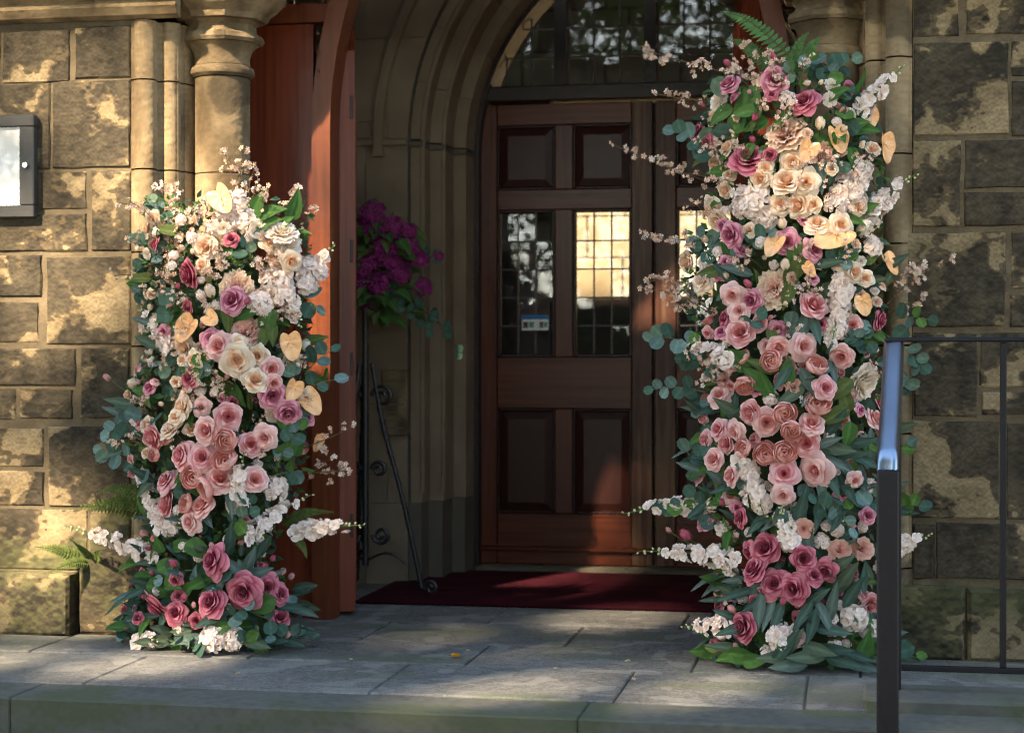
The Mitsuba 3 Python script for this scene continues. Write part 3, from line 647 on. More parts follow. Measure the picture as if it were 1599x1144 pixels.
def peony(r, core, edge, rim, ruffle=1.0):
    parts = []
    for k, (n, R, H, w) in enumerate([(5, 0.20, 0.62, 0.9), (7, 0.36, 0.64, 0.6), (8, 0.54, 0.60, 0.52), (9, 0.72, 0.50, 0.48), (9, 0.88, 0.36, 0.46), (8, 1.0, 0.20, 0.50)]):
        ph = r.uniform(0, 6)
        for j in range(n):
            a0 = ph + 2 * math.pi * j / n + r.uniform(-0.25, 0.25); h = H * r.uniform(0.85, 1.12); tint = r.uniform(0.86, 1.06); f1, f2 = r.uniform(0, 6), r.uniform(5, 9); R_ = R * r.uniform(0.92, 1.08)
            def fn(s, t, R=R_, h=h, a0=a0, tint=tint, w=w, f1=f1, f2=f2, k=k):
                q = t * (1 - 0.18 * np.abs(s) ** 3) * (1 + 0.06 * np.sin(f2 * s + f1) * ruffle)
                rad = R * (0.25 + 0.75 * q ** 0.9) + 0.045 * ruffle * np.sin(f2 * s + f1) * q ** 2
                z = h * (1 - (1 - np.minimum(q, 1)) ** 1.8) + 0.05 * ruffle * np.cos(f2 * s + f1) * q ** 2
                a = a0 + s * w * (0.5 + 0.5 * np.minimum(q, 1))
                c = lerp(core, edge, np.clip(q * (0.55 + 0.10 * k), 0, 1)); c = c + (np.asarray(rim) - c) * (np.clip((q - 0.85) / 0.15, 0, 1) * 0.6)[:, None]
                return np.stack([rad * np.cos(a), rad * np.sin(a), z], 1), c * tint
            parts.append(sheet(fn, 7, 5))
    return parts
def cluster(r, n, core, edge, size=0.40, vary=0.9):
    """A head of ruffled stock florets packed over a dome of radius 1."""
    parts = []
    for i in range(n):
        u = (i + 0.5) / n; th = math.acos(1 - 0.95 * u); ph = i * 2.39996 + r.uniform(-0.3, 0.3)
        d = np.array([math.sin(th) * math.cos(ph), math.sin(th) * math.sin(ph), math.cos(th)])
        M = frame(d + np.array([r.uniform(-.3, .3), r.uniform(-.3, .3), r.uniform(-.2, .3)]), r.uniform(0, 6))
        tone = r.uniform(vary, 1.06)
        for p, f, c in floret(r, np.asarray(core) * tone, np.asarray(edge) * tone, 1):
            parts.append((p * size * r.uniform(0.8, 1.3) @ M.T + d * np.array([0.74, 0.74, 0.50]) * (1.0 if vary > 0.8 else r.uniform(0.72, 1.22)), f, c))
    return parts
def floret(r, core, edge, layers=2):
    parts = []
    for k in range(layers):
        n = 5; ph = r.uniform(0, 6); R = 1.0 - 0.38 * k
        for j in range(n):
            a0 = ph + 2 * math.pi * j / n + r.uniform(-0.15, 0.15); f1 = r.uniform(0, 6); tint = r.uniform(0.88, 1.05); lift = r.uniform(0.15, 0.5) + 0.25 * k
            def fn(s, t, a0=a0, f1=f1, tint=tint, lift=lift, R=R):
                q = t * (1 - 0.22 * s * s); wd = 0.72 * (0.25 + 0.75 * t ** 0.7)
                rad = R * q; a = a0 + s * wd
                z = lift * q ** 1.3 + 0.10 * np.sin(5 * s + f1) * t ** 2 - 0.22 * np.maximum(0, q - 0.7) * 2
                return np.stack([rad * np.cos(a), rad * np.sin(a), z], 1), lerp(core, edge, np.clip(t * 1.3, 0, 1)) * tint
            parts.append(sheet(fn, 5, 4))
    return parts
def frame(n, roll):
    n = np.asarray(n, float); n = n / np.linalg.norm(n)
    u = np.array([0, 0, 1.0]) if abs(n[2]) < 0.95 else np.array([0, 1.0, 0])
    x = np.cross(u, n); x /= np.linalg.norm(x); y = np.cross(n, x)
    c, s = math.cos(roll), math.sin(roll)
    return np.stack([c * x + s * y, -s * x + c * y, n], 1)
def bud(r, core, edge, wide=0.55, opened=0.25):
    """A closed bud along +z, length about 2, with sepals."""
    parts = []
    for k, (n, R, w) in enumerate([(3, 0.8, 1.3), (4, 1.0, 1.0)]):
        ph = r.uniform(0, 6)
        for j in range(n):
            a0 = ph + 2 * math.pi * j / n; tint = r.uniform(0.88, 1.06); st = 2.75 - opened * k * r.uniform(1.0, 2.4)
            def fn(s, t, R=R, a0=a0, tint=tint, w=w, st=st):
                q = t * (1 - 0.18 * np.abs(s) ** 2); th = q * st
                rad = wide * R * np.sin(th) * (1 + 0.1 * s); z = 0.92 * (1 - np.cos(th)) + 0.1 * q
                return np.stack([rad * np.cos(a0 + s * w), rad * np.sin(a0 + s * w), z], 1), lerp(core, edge, q) * tint
            parts.append(sheet(fn, 5, 6))
    for j in range(5):
        a0 = 2 * math.pi * j / 5; out = r.uniform(0.0, 0.5)
        def fn(s, t, a0=a0, out=out):
            th = t * 1.5; rad = (wide * 1.12) * np.sin(th) + out * t ** 3; z = 0.92 * (1 - np.cos(th)); a = a0 + s * 0.5 * (1 - t) ** 0.7
            return np.stack([rad * np.cos(a), rad * np.sin(a), z], 1), np.tile(GREEN, (len(s), 1)) * (0.8 + 0.5 * t)[:, None]
        parts.append(sheet(fn, 3, 4))
    return parts
def round_leaf(r, col):
    tint = np.asarray(col) * r.uniform(0.85, 1.15); cup = r.uniform(-0.15, 0.3); w = r.uniform(0.85, 1.0); tw = r.uniform(-0.25, 0.25)
    def fn(s, t):
        y = t; hw = 0.5 * w * np.sqrt(np.maximum(0, 1 - (2 * t - 1) ** 2)) ** 0.85
        x = s * hw; z = cup * (x * x * 2 + (t - 0.5) ** 2) + tw * x * (t - .3) + 0.02 * np.sin(9 * t)
        vein = np.exp(-(s / 0.10) ** 2) * 0.35 + 0.10 * np.sin(16 * t + 5 * np.abs(s))
        return np.stack([x, y, z], 1), tint[None] * (1 + vein)[:, None]
    return [sheet(fn, 7, 8)]
def willow_leaf(r, col):
    tint = np.asarray(col) * r.uniform(0.8, 1.2); bend = r.uniform(-0.25, 0.35); side = r.uniform(-0.12, 0.12); w = r.uniform(0.12, 0.17)
    def fn(s, t):
        hw = w * np.sin(np.pi * np.clip(t, 0, 1) ** 0.75) ** 0.9; x = s * hw + side * t * t
        z = 0.35 * np.abs(x - side * t * t) * 0.8 - bend * t * t + 0.01 * np.sin(14 * t + s)
        vein = np.exp(-(s / 0.16) ** 2) * 0.55 + 0.10 * np.sin(30 * t + 6 * np.abs(s))
        return np.stack([x, t, z], 1), tint[None] * (1 + vein)[:, None]
    return [sheet(fn, 5, 9)]
def green_leaf(r, col):
    tint = np.asarray(col) * r.uniform(0.8, 1.25); bend = r.uniform(0.0, 0.4); w = r.uniform(0.24, 0.32)
    def fn(s, t):
        hw = w * np.sin(np.pi * np.clip(t, 0, 1) ** 0.7) ** 0.8 * (1 - 0.15 * t); x = s * hw
        z = 0.45 * np.abs(x) - bend * t * t + 0.02 * np.sin(10 * t) * np.abs(s)
        vein = np.exp(-(s / 0.12) ** 2) * 0.4 + 0.08 * np.cos(26 * t - 7 * np.abs(s))
        return np.stack([x, t, z], 1), tint[None] * (1 + vein)[:, None]
    return [sheet(fn, 7, 9)]
def heart(r, col):
    """An anthurium: a heart-shaped spathe, tip towards -y, with its spadix."""
    tint = np.asarray(col) * r.uniform(0.92, 1.08); cup = r.uniform(0.25, 0.55)
    def fn(s, t):
        a = s * math.pi; R = 0.5 * (1 + 0.30 * np.cos(a) ** 2) * (1 - 0.50 * np.exp(-(((np.abs(a) - math.pi) / 0.42)) ** 2)); R = R * (1 + 0.34 * np.exp(-(a / 0.45) ** 2))
        x, y = t * R * np.sin(a), -t * R * np.cos(a) * 1.0
        z = cup * (x * x * 2.2 + y * y * 0.7) + 0.035 * np.cos(5 * a) * t * (1.1 - t) * 4 - 0.16 * np.maximum(0, -y - 0.35) - 0.10 * np.exp(-(x / 0.05) ** 2) * 0.25
        vein = 0.26 * np.abs(np.cos(5 * a)) ** 10 * t + 0.10 * (t > 0.93)
        return np.stack([x, y + 0.12, z], 1), tint[None] * (1 - vein)[:, None]
    sp = tube([(0, 0.14, 0.02), (0.01, 0.06, 0.10), (0.02, -0.06, 0.20), (0.02, -0.14, 0.27)], [0.035, 0.034, 0.028, 0.012], 7)
    return [sheet(fn, 25, 6), (np.array(sp.vertices), np.array(sp.faces), np.tile((0.72, 0.50, 0.26), (len(sp.vertices), 1)))]

PROTO = {}
def proto(kind, parts, bsdf='petal'):
    v, f, c = join(parts)
    i = len(PROTO.setdefault(kind, []))
    k = f'proto_{kind}_{i}'
    scene[k] = {'type': 'shapegroup', 'shape': ply((v, f), bsdf, smooth=True, color=c)}
    PROTO[kind].append(k)
R = np.random.default_rng(21)
for i in range(4):
    proto('p', rose(R, ((0.68, 0.15, 0.14), (0.74, 0.22, 0.18), (0.64, 0.12, 0.14), (0.76, 0.28, 0.24))[i], ((0.87, 0.46, 0.46), (0.89, 0.55, 0.50), (0.84, 0.41, 0.44), (0.90, 0.60, 0.56))[i], (0.94, 0.72, 0.69), (0.35, 0.7, 1.0, 1.3)[i]))
    proto('d', rose(R, (0.25, 0.018, 0.048), (0.58, 0.110, 0.175), (0.80, 0.36, 0.41), (0.45, 0.8, 1.05, 1.25)[i]))
    proto('c', rose(R, (0.87, 0.54, 0.29), (0.92, 0.77, 0.58), (0.94, 0.87, 0.75), (0.3, 0.6, 0.85, 1.1)[i]))
for i in range(2):
    proto('m', rose(R, (0.42, 0.03, 0.12), (0.74, 0.24, 0.34), (0.90, 0.58, 0.62), (0.6, 1.1)[i]))
    proto('q', globe(R, (0.62, 0.15, 0.11), (0.86, 0.47, 0.40), (0.94, 0.73, 0.66)))
    proto('N1', peony(R, (0.85, 0.74, 0.58), (0.88, 0.79, 0.70), (0.90, 0.84, 0.78)))
    proto('N2', peony(R, (0.78, 0.40, 0.34), (0.86, 0.70, 0.50), (0.90, 0.80, 0.62)))
    proto('N3', peony(R, (0.70, 0.30, 0.24), (0.80, 0.48, 0.38), (0.87, 0.66, 0.54), 0.7))
    proto('Bp', bud(R, (0.60, 0.22, 0.24), (0.80, 0.44, 0.44))); proto('Bd', bud(R, (0.38, 0.05, 0.10), (0.58, 0.15, 0.22)))
    proto('Bc', bud(R, (0.82, 0.58, 0.38), (0.88, 0.72, 0.55), 0.62, 0.35)); proto('Bw', bud(R, (0.80, 0.76, 0.62), (0.90, 0.86, 0.78), 0.62, 0.15))
    proto('K', cluster(R, 20, (0.84, 0.60, 0.46), (0.93, 0.82, 0.75), 0.36))
for i in range(3):
    proto('floret', floret(R, (0.86, 0.70, 0.54), (0.93, 0.83, 0.77)))
    proto('w', willow_leaf(R, ((0.092, 0.132, 0.112), (0.120, 0.166, 0.144), (0.100, 0.138, 0.092))[i]), 'leaf'); proto('w', willow_leaf(R, (0.062, 0.104, 0.082)), 'leaf')
    proto('g', green_leaf(R, ((0.060, 0.130, 0.036), (0.085, 0.165, 0.050), (0.120, 0.160, 0.055))[i]), 'leaf'); proto('e', round_leaf(R, ((0.110, 0.175, 0.155), (0.155, 0.240, 0.220), (0.115, 0.170, 0.120))[i]), 'leaf'); proto('e', round_leaf(R, (0.070, 0.130, 0.098)), 'leaf')
    proto('a', heart(R, (0.84, 0.47, 0.21)), 'wax')
proto('e', round_leaf(R, (0.10, 0.19, 0.05)), 'leaf')
proto('budlet', bud(R, (0.55, 0.62, 0.30), (0.74, 0.76, 0.50), 0.6, 0.0))
def put(parent, name, kind, pos, M, size, label=None, pick=None, taper=1.0):
    ids = PROTO[kind]; k = fresh(name, parent)
    A = np.eye(4); A[:3, :3] = M * (np.array([1, 1, taper]) * size); A[:3, 3] = pos
    scene[k] = {'type': 'instance', 'to_world': T(A.tolist()), 'ref': {'type': 'ref', 'id': ids[rnd.randrange(len(ids)) if pick is None else pick % len(ids)]}}
    if label: labels[k] = {'label': label}
    return k

NAMES = {'p': 'pink_rose', 'd': 'dusky_rose', 'c': 'cream_rose', 'm': 'magenta_rose', 'q': 'globe_peony', 'N1': 'cream_peony', 'N2': 'blush_peony', 'N3': 'coral_peony',
         'Bp': 'pink_bud', 'Bd': 'crimson_bud', 'Bc': 'cream_bud', 'Bw': 'white_bud', 'K': 'stock_head'}
def leaf_frame(direction, facing):
    y = np.asarray(direction, float); y /= np.linalg.norm(y); z = np.asarray(facing, float); z = z - y * np.dot(z, y); z /= np.linalg.norm(z) + 1e-9
    return np.stack([np.cross(y, z), y, z], 1)
def outward(u, up=0.15):
    return np.array([u * 0.75, -math.sqrt(max(0.12, 1 - 0.55 * u * u)), up])
def tiny_blossoms(centres, size, r, cols):
    """Little five-petalled blossoms, joined."""
    V, F, C, o = [], [], [], 0
    for p in centres:
        n = np.array([r.uniform(-1, 1), r.uniform(-1.3, 0.2), r.uniform(-0.4, 1.0)]); M = frame(n, r.uniform(0, 6)); s = size * r.uniform(0.7, 1.25); col = np.asarray(cols[r.integers(len(cols))]) * r.uniform(0.85, 1.1)
        pts = [np.zeros(3)]
        for k in range(5):
            a = 2 * math.pi * k / 5
            for da, rr, z in ((-0.42, 0.75, 0.45), (0, 1.0, 0.38), (0.42, 0.75, 0.45)): pts.append(np.array([rr * math.cos(a + da), rr * math.sin(a + da), z]))
        pts.append(np.array([0, 0, -0.5]))
        pts = np.array(pts) * s @ M.T + p; f = []
        for k in range(5): f += [[0, 1 + 3 * k, 2 + 3 * k], [0, 2 + 3 * k, 3 + 3 * k], [16, 1 + 3 * k, 3 + 3 * k]]
        V.append(pts); F.append(np.array(f) + o); C.append(np.vstack([col * 0.75, np.tile(col, (15, 1)), [col * 0.6]])); o += len(pts)
    return (np.vstack(V), np.vstack(F)), np.clip(np.vstack(C), 0, 1)
def curve(a, b, sag, r, n=8):
    a, b = np.array(a), np.array(b); d = b - a; L = np.linalg.norm(d)
    side = np.array([r.uniform(-0.5, 0.5), r.uniform(-0.6, 0.2), 1.0]) * sag * L
    t = np.linspace(0, 1, n)[:, None]
    return a + d * t + side * np.sin(np.pi * t)
def fern(base, tip, r, col):
    P = curve(base, tip, r.uniform(0.06, 0.16), r, 22); L = np.linalg.norm(P[-1] - P[0]); parts = []
    tb = tube(P, np.linspace(0.003, 0.001, 22), 5, False); parts.append((np.array(tb.vertices), np.array(tb.faces), np.tile((0.09, 0.11, 0.04), (len(tb.vertices), 1))))
    face = np.array([r.uniform(-0.4, 0.4), -1.0, r.uniform(0.1, 0.8)])
    for i in range(1, 22):
        t = i / 21; ln = 0.15 * L * math.sin(math.pi * min(1, 0.12 + 0.9 * t)) ** 0.8 * (1.05 - 0.75 * t) + 0.006
        d = P[min(i + 1, 21)] - P[i - 1]; d /= np.linalg.norm(d); sd = np.cross(d, face); sd /= np.linalg.norm(sd)
        for s in (-1, 1):
            dirn = sd * s + d * 0.45 + np.array([0, 0, -0.15]); M = leaf_frame(dirn, face + r.normal(0, 0.15, 3))
            wv = 0.16 + 0.05 * r.uniform()
            def fn(ss, tt, wv=wv):
                hw = wv * np.sin(np.pi * np.clip(tt * 0.94 + 0.06, 0, 1) ** 0.6) * (1 + 0.25 * np.sin(34 * tt)); return np.stack([ss * hw, tt, -0.15 * tt * tt], 1), np.tile(np.asarray(col) * r.uniform(0.75, 1.2), (len(ss), 1))
            p, f, c = sheet(fn, 3, 6); parts.append((p * ln @ M.T + P[i], f, c))
    return join(parts)

LOW_COLUMN = {
 'flowers': [['c',-2.161,-0.328,1.381,0.0392,-0.3],['K',-2.141,-0.321,1.443,0.0305,-0.25],['K',-2.046,-0.333,1.525,0.0434,0.09],['K',-2.039,-0.312,1.475,0.0457,0.11],['K',-2.09,-0.324,1.49,0.0327,-0.07],['N1',-1.899,-0.298,1.439,0.0543,0.61],['N1',-1.884,-0.259,1.393,0.0481,0.7],['N1',-1.978,-0.317,1.443,0.0347,0.31],['c',-1.863,-0.297,1.33,0.0347,0.74],['K',-1.833,-0.173,1.327,0.0531,0.96],['K',-1.834,-0.198,1.269,0.0441,0.94],['K',-1.805,-0.157,1.299,0.031,1.06],['K',-1.923,-0.292,1.268,0.0588,0.55],['K',-1.968,-0.329,1.199,0.0498,0.36],['K',-1.892,-0.303,1.228,0.0434,0.65],['K',-1.877,-0.257,1.175,0.0306,0.76],['d',-2.222,-0.332,1.288,0.0436,-0.46],['Bc',-2.129,-0.367,1.227,0.0303,-0.22],['N2',-2.052,-0.328,1.243,0.0543,0.08],['m',-2.056,-0.362,1.199,0.0497,0.02],['Bd',-1.997,-0.369,1.194,0.0172,0.22],['K',-2.411,-0.166,1.09,0.0451,-0.97],['K',-2.454,-0.146,1.124,0.0317,-1.08],['K',-2.33,-0.261,1.044,0.0332,-0.84],['c',-2.242,-0.315,1.039,0.0372,-0.6],['m',-2.128,-0.364,1.071,0.0325,-0.25],['p',-2.094,-0.382,1.043,0.0431,-0.15],['N3',-2.013,-0.335,1.091,0.0477,0.2],['c',-2.028,-0.371,1.052,0.0323,0.11],['c',-2.031,-0.387,0.996,0.0473,0.09],['c',-1.972,-0.349,1.009,0.0389,0.34],['c',-2.013,-0.374,0.974,0.0366,0.18],['c',-1.966,-0.379,0.931,0.0387,0.33],['d',-2.211,-0.348,0.935,0.0348,-0.41],['p',-1.918,-0.342,0.965,0.0389,0.53],['p',-1.907,-0.356,0.918,0.028,0.54],['Bw',-1.853,-0.182,1.044,0.0287,0.97],['N2',-1.869,-0.269,0.983,0.0393,0.79],['c',-2.194,-0.363,0.996,0.0282,-0.45],['Bp',-2.587,-0.156,0.932,0.0204,-1.1],['Bc',-2.457,-0.216,0.91,0.0336,-0.95],['Bc',-2.478,-0.204,0.838,0.0314,-0.98],['c',-2.242,-0.345,0.837,0.0414,-0.45],['c',-2.285,-0.341,0.764,0.0393,-0.56],['c',-2.259,-0.361,0.804,0.0283,-0.51],['c',-2.393,-0.274,0.77,0.031,-0.8],['p',-2.366,-0.301,0.727,0.0419,-0.75],['p',-2.138,-0.39,0.758,0.0431,-0.17],['p',-2.245,-0.344,0.669,0.0458,-0.46],['p',-2.157,-0.376,0.669,0.04,-0.22],['q',-2.189,-0.377,0.599,0.0357,-0.37],['p',-2.319,-0.296,0.582,0.0418,-0.72],['m',-1.915,-0.345,0.877,0.041,0.53],['m',-1.868,-0.323,0.816,0.0389,0.71],['m',-1.833,-0.233,0.803,0.0307,0.9],['p',-2.06,-0.381,0.806,0.0409,0.07],['q',-2.063,-0.393,0.725,0.0366,0.06],['p',-1.988,-0.356,0.715,0.041,0.34],['p',-1.944,-0.354,0.733,0.0388,0.47],['q',-2.069,-0.394,0.66,0.0387,0.04],['p',-2.092,-0.37,0.598,0.0454,-0.03],['p',-1.972,-0.363,0.595,0.0388,0.39],['q',-2.135,-0.388,0.564,0.0345,-0.21],['K',-1.92,-0.287,0.564,0.0414,0.68],['K',-2.045,-0.361,0.557,0.0432,0.15],['K',-2.032,-0.372,0.601,0.0302,0.17],['K',-2.045,-0.348,0.513,0.0368,0.18],['p',-2.319,-0.291,0.502,0.0441,-0.78],['q',-2.218,-0.361,0.509,0.0326,-0.5],['p',-2.164,-0.36,0.505,0.0369,-0.29],['p',-2.209,-0.355,0.446,0.0391,-0.46],['K',-2.304,-0.293,0.432,0.0396,-0.76],['Bp',-2.447,-0.153,0.376,0.0271,-1.1],['Bd',-2.268,-0.337,0.301,0.0262,-0.62],['d',-2.11,-0.4,0.322,0.0452,-0.05],['Bp',-2.123,-0.37,0.368,0.0173,-0.05],['Bd',-1.956,-0.316,0.294,0.0195,0.72],['d',-2.003,-0.396,0.217,0.0472,0.35],['d',-1.943,-0.321,0.224,0.0434,0.67],['d',-2.115,-0.404,0.183,0.0452,-0.06],['d',-1.902,-0.301,0.205,0.0326,0.82],['d',-1.901,-0.312,0.124,0.0325,0.74],['Bp',-1.923,-0.223,0.267,0.022,0.95],['Bp',-1.906,-0.175,0.246,0.0199,1.04],['Bp',-2.055,-0.391,0.165,0.0172,0.16],['Bp',-2.177,-0.397,0.17,0.0151,-0.26],['K',-2.108,-0.413,0.066,0.0494,-0.05],['K',-2.045,-0.385,0.059,0.0409,0.17],['Bp',-1.875,-0.316,0.065,0.0195,0.78],['d',-2.336,-0.34,0.154,0.0459,-0.71],['d',-2.255,-0.366,0.137,0.0369,-0.47],['Bd',-2.214,-0.384,0.195,0.0173,-0.37],['Bd',-2.403,-0.279,0.177,0.0155,-0.88],['K',-2.361,-0.313,0.026,0.0264,-0.69],['Bd',-1.945,-0.259,0.317,0.0175,0.88],['Bp',-2.037,-0.391,0.678,0.015,0.15]],
 'spikes': [[-2.399,-0.195,0.31,-2.726,-0.196,0.407],[-2.018,-0.334,0.397,-1.833,-0.173,0.531],[-1.878,-0.146,0.395,-1.637,-0.194,0.43],[-2.331,-0.26,0.411,-2.512,-0.15,0.697],[-2.029,-0.354,0.524,-2.006,-0.382,0.688],[-2.281,-0.285,1.031,-2.47,-0.173,1.185],[-1.88,-0.271,1.196,-1.846,-0.249,1.105],[-1.829,-0.14,1.294,-1.745,-0.175,1.397],[-2.402,-0.292,0.015,-2.317,-0.366,0.047]],
 'sprigs': [[-2.274,-0.243,1.443,-2.326,-0.249,1.521],[-2.232,-0.262,1.419,-2.191,-0.311,1.521],[-2.299,-0.24,1.388,-2.364,-0.222,1.468],[-2.181,-0.276,1.407,-2.128,-0.326,1.49],[-2.242,-0.266,1.353,-2.283,-0.28,1.441],[-2.336,-0.233,1.311,-2.373,-0.231,1.401],[-2.203,-0.278,1.341,-2.151,-0.327,1.425],[-2.368,-0.212,1.279,-2.314,-0.278,1.353],[-2.13,-0.288,1.351,-2.086,-0.333,1.435],[-2.253,-0.268,1.265,-2.158,-0.336,1.294],[-2.158,-0.276,1.462,-2.171,-0.315,1.546],[-2.02,-0.274,1.504,-1.986,-0.307,1.598],[-2.086,-0.284,1.438,-2.105,-0.327,1.522],[-1.996,-0.278,1.372,-1.929,-0.309,1.413],[-1.985,-0.278,1.306,-1.918,-0.308,1.321],[-2.258,-0.256,1.398,-2.216,-0.305,1.482],[-2.316,-0.227,1.423,-2.257,-0.288,1.506],[-2.201,-0.283,1.264,-2.11,-0.343,1.282],[-2.372,-0.203,1.224,-2.311,-0.286,1.298],[-2.073,-0.28,1.493,-2.036,-0.309,1.715],[-2.062,-0.274,1.559,-2.097,-0.315,1.706],[-2.047,-0.277,1.504,-1.993,-0.302,1.658],[-2.248,-0.251,1.465,-2.406,-0.166,1.608],[-2.256,-0.247,1.476,-2.291,-0.267,1.601],[-2.227,-0.275,1.297,-2.364,-0.222,1.468],[-2.189,-0.285,1.286,-2.135,-0.325,1.479],[-2.303,-0.247,1.255,-2.4,-0.215,1.369],[-2.152,-0.292,1.263,-2.084,-0.34,1.352],[-1.956,-0.261,1.449,-1.874,-0.174,1.591],[-1.987,-0.271,1.46,-1.947,-0.29,1.588],[-2.227,-0.277,1.198,-2.312,-0.285,1.287],[-2.295,-0.28,0.912,-2.327,-0.271,1.0],[-2.299,-0.282,0.824,-2.198,-0.352,0.935],[-1.864,-0.19,0.691,-1.686,-0.158,0.77],[-1.873,-0.124,0.598,-1.701,-0.16,0.614],[-1.954,-0.269,1.284,-1.979,-0.33,1.336],[-1.915,-0.247,1.307,-1.928,-0.311,1.358],[-2.137,-0.301,1.131,-2.162,-0.339,1.196],[-2.357,-0.211,1.201,-2.382,-0.236,1.267],[-1.869,-0.101,0.574,-1.76,-0.155,0.657],[-2.153,-0.289,1.307,-2.214,-0.31,1.427],[-2.268,-0.258,1.343,-2.332,-0.256,1.421],[-2.204,-0.275,1.363,-2.243,-0.294,1.505],[-2.117,-0.292,1.307,-2.149,-0.331,1.381]],
 'eucalyptus': [[-2.286,-0.273,1.309,-2.414,-0.17,1.563],[-2.402,-0.246,0.789,-2.586,-0.175,0.729],[-2.427,-0.213,0.642,-2.616,-0.177,0.679],[-1.847,-0.208,0.945,-1.749,-0.177,1.033],[-1.851,-0.233,0.89,-1.736,-0.175,0.929],[-1.925,-0.286,0.619,-1.839,-0.272,0.771],[-1.944,-0.298,0.597,-1.853,-0.166,0.612],[-1.95,-0.315,0.913,-1.846,-0.248,1.0],[-2.212,-0.315,0.967,-2.346,-0.281,0.978],[-2.247,-0.315,0.912,-2.12,-0.378,1.0],[-2.099,-0.376,0.071,-1.99,-0.395,0.174],[-2.296,-0.336,0.038,-2.147,-0.428,0.014],[-2.053,-0.377,0.03,-1.918,-0.378,0.055],[-1.934,-0.328,0.047,-1.824,-0.171,0.026],[-1.858,-0.211,1.22,-1.801,-0.172,1.166],[-2.406,-0.178,1.18,-2.465,-0.172,1.237],[-2.089,-0.339,0.414,-1.978,-0.365,0.483],[-1.887,-0.263,0.738,-1.824,-0.248,0.825],[-2.33,-0.249,1.333,-2.378,-0.248,1.367],[-1.999,-0.303,1.327,-2.015,-0.354,1.389],[-2.204,-0.336,0.281,-2.325,-0.322,0.243],[-2.174,-0.355,0.197,-2.067,-0.401,0.269],[-2.438,-0.244,0.042,-2.528,-0.17,0.004],[-1.976,-0.336,0.134,-1.886,-0.337,0.083],[-2.136,-0.336,0.935,-2.169,-0.369,0.989],[-1.986,-0.309,0.478,-2.007,-0.38,0.527]],
 'ferns': [[-2.394,-0.176,0.494,-2.64,-0.133,0.521],[-2.424,-0.131,0.468,-2.674,-0.139,0.453],[-2.453,-0.091,0.441,-2.733,-0.143,0.464],[-2.113,-0.303,1.0,-2.084,-0.34,0.859],[-2.099,-0.31,0.825,-2.086,-0.334,1.0],[-2.219,-0.297,0.824,-2.155,-0.333,0.935],[-2.09,-0.272,1.461,-2.026,-0.291,1.546],[-1.948,-0.144,0.42,-1.767,-0.132,0.467],[-2.145,-0.309,0.694,-2.135,-0.338,0.826],[-2.063,-0.282,1.307,-2.052,-0.3,1.48],[-2.009,-0.273,1.328,-2.102,-0.303,1.437],[-2.012,-0.299,0.826,-1.991,-0.328,0.913],[-2.044,-0.272,1.438,-1.975,-0.273,1.569],[-2.124,-0.272,1.439,-2.152,-0.29,1.57]],
 'anthuriums': [[-2.218,-0.342,1.105,0.1002,-35.0,-0.54],[-2.124,-0.369,1.134,0.0736,60.0,-0.23],[-1.87,-0.294,1.048,0.0956,10.0,0.78],[-1.856,-0.311,0.898,0.078,-20.0,0.74],[-1.82,-0.243,0.856,0.1006,30.0,0.92],[-1.815,-0.171,0.717,0.0664,0.0,1.0],[-2.096,-0.346,1.542,0.1041,40.0,-0.1]],
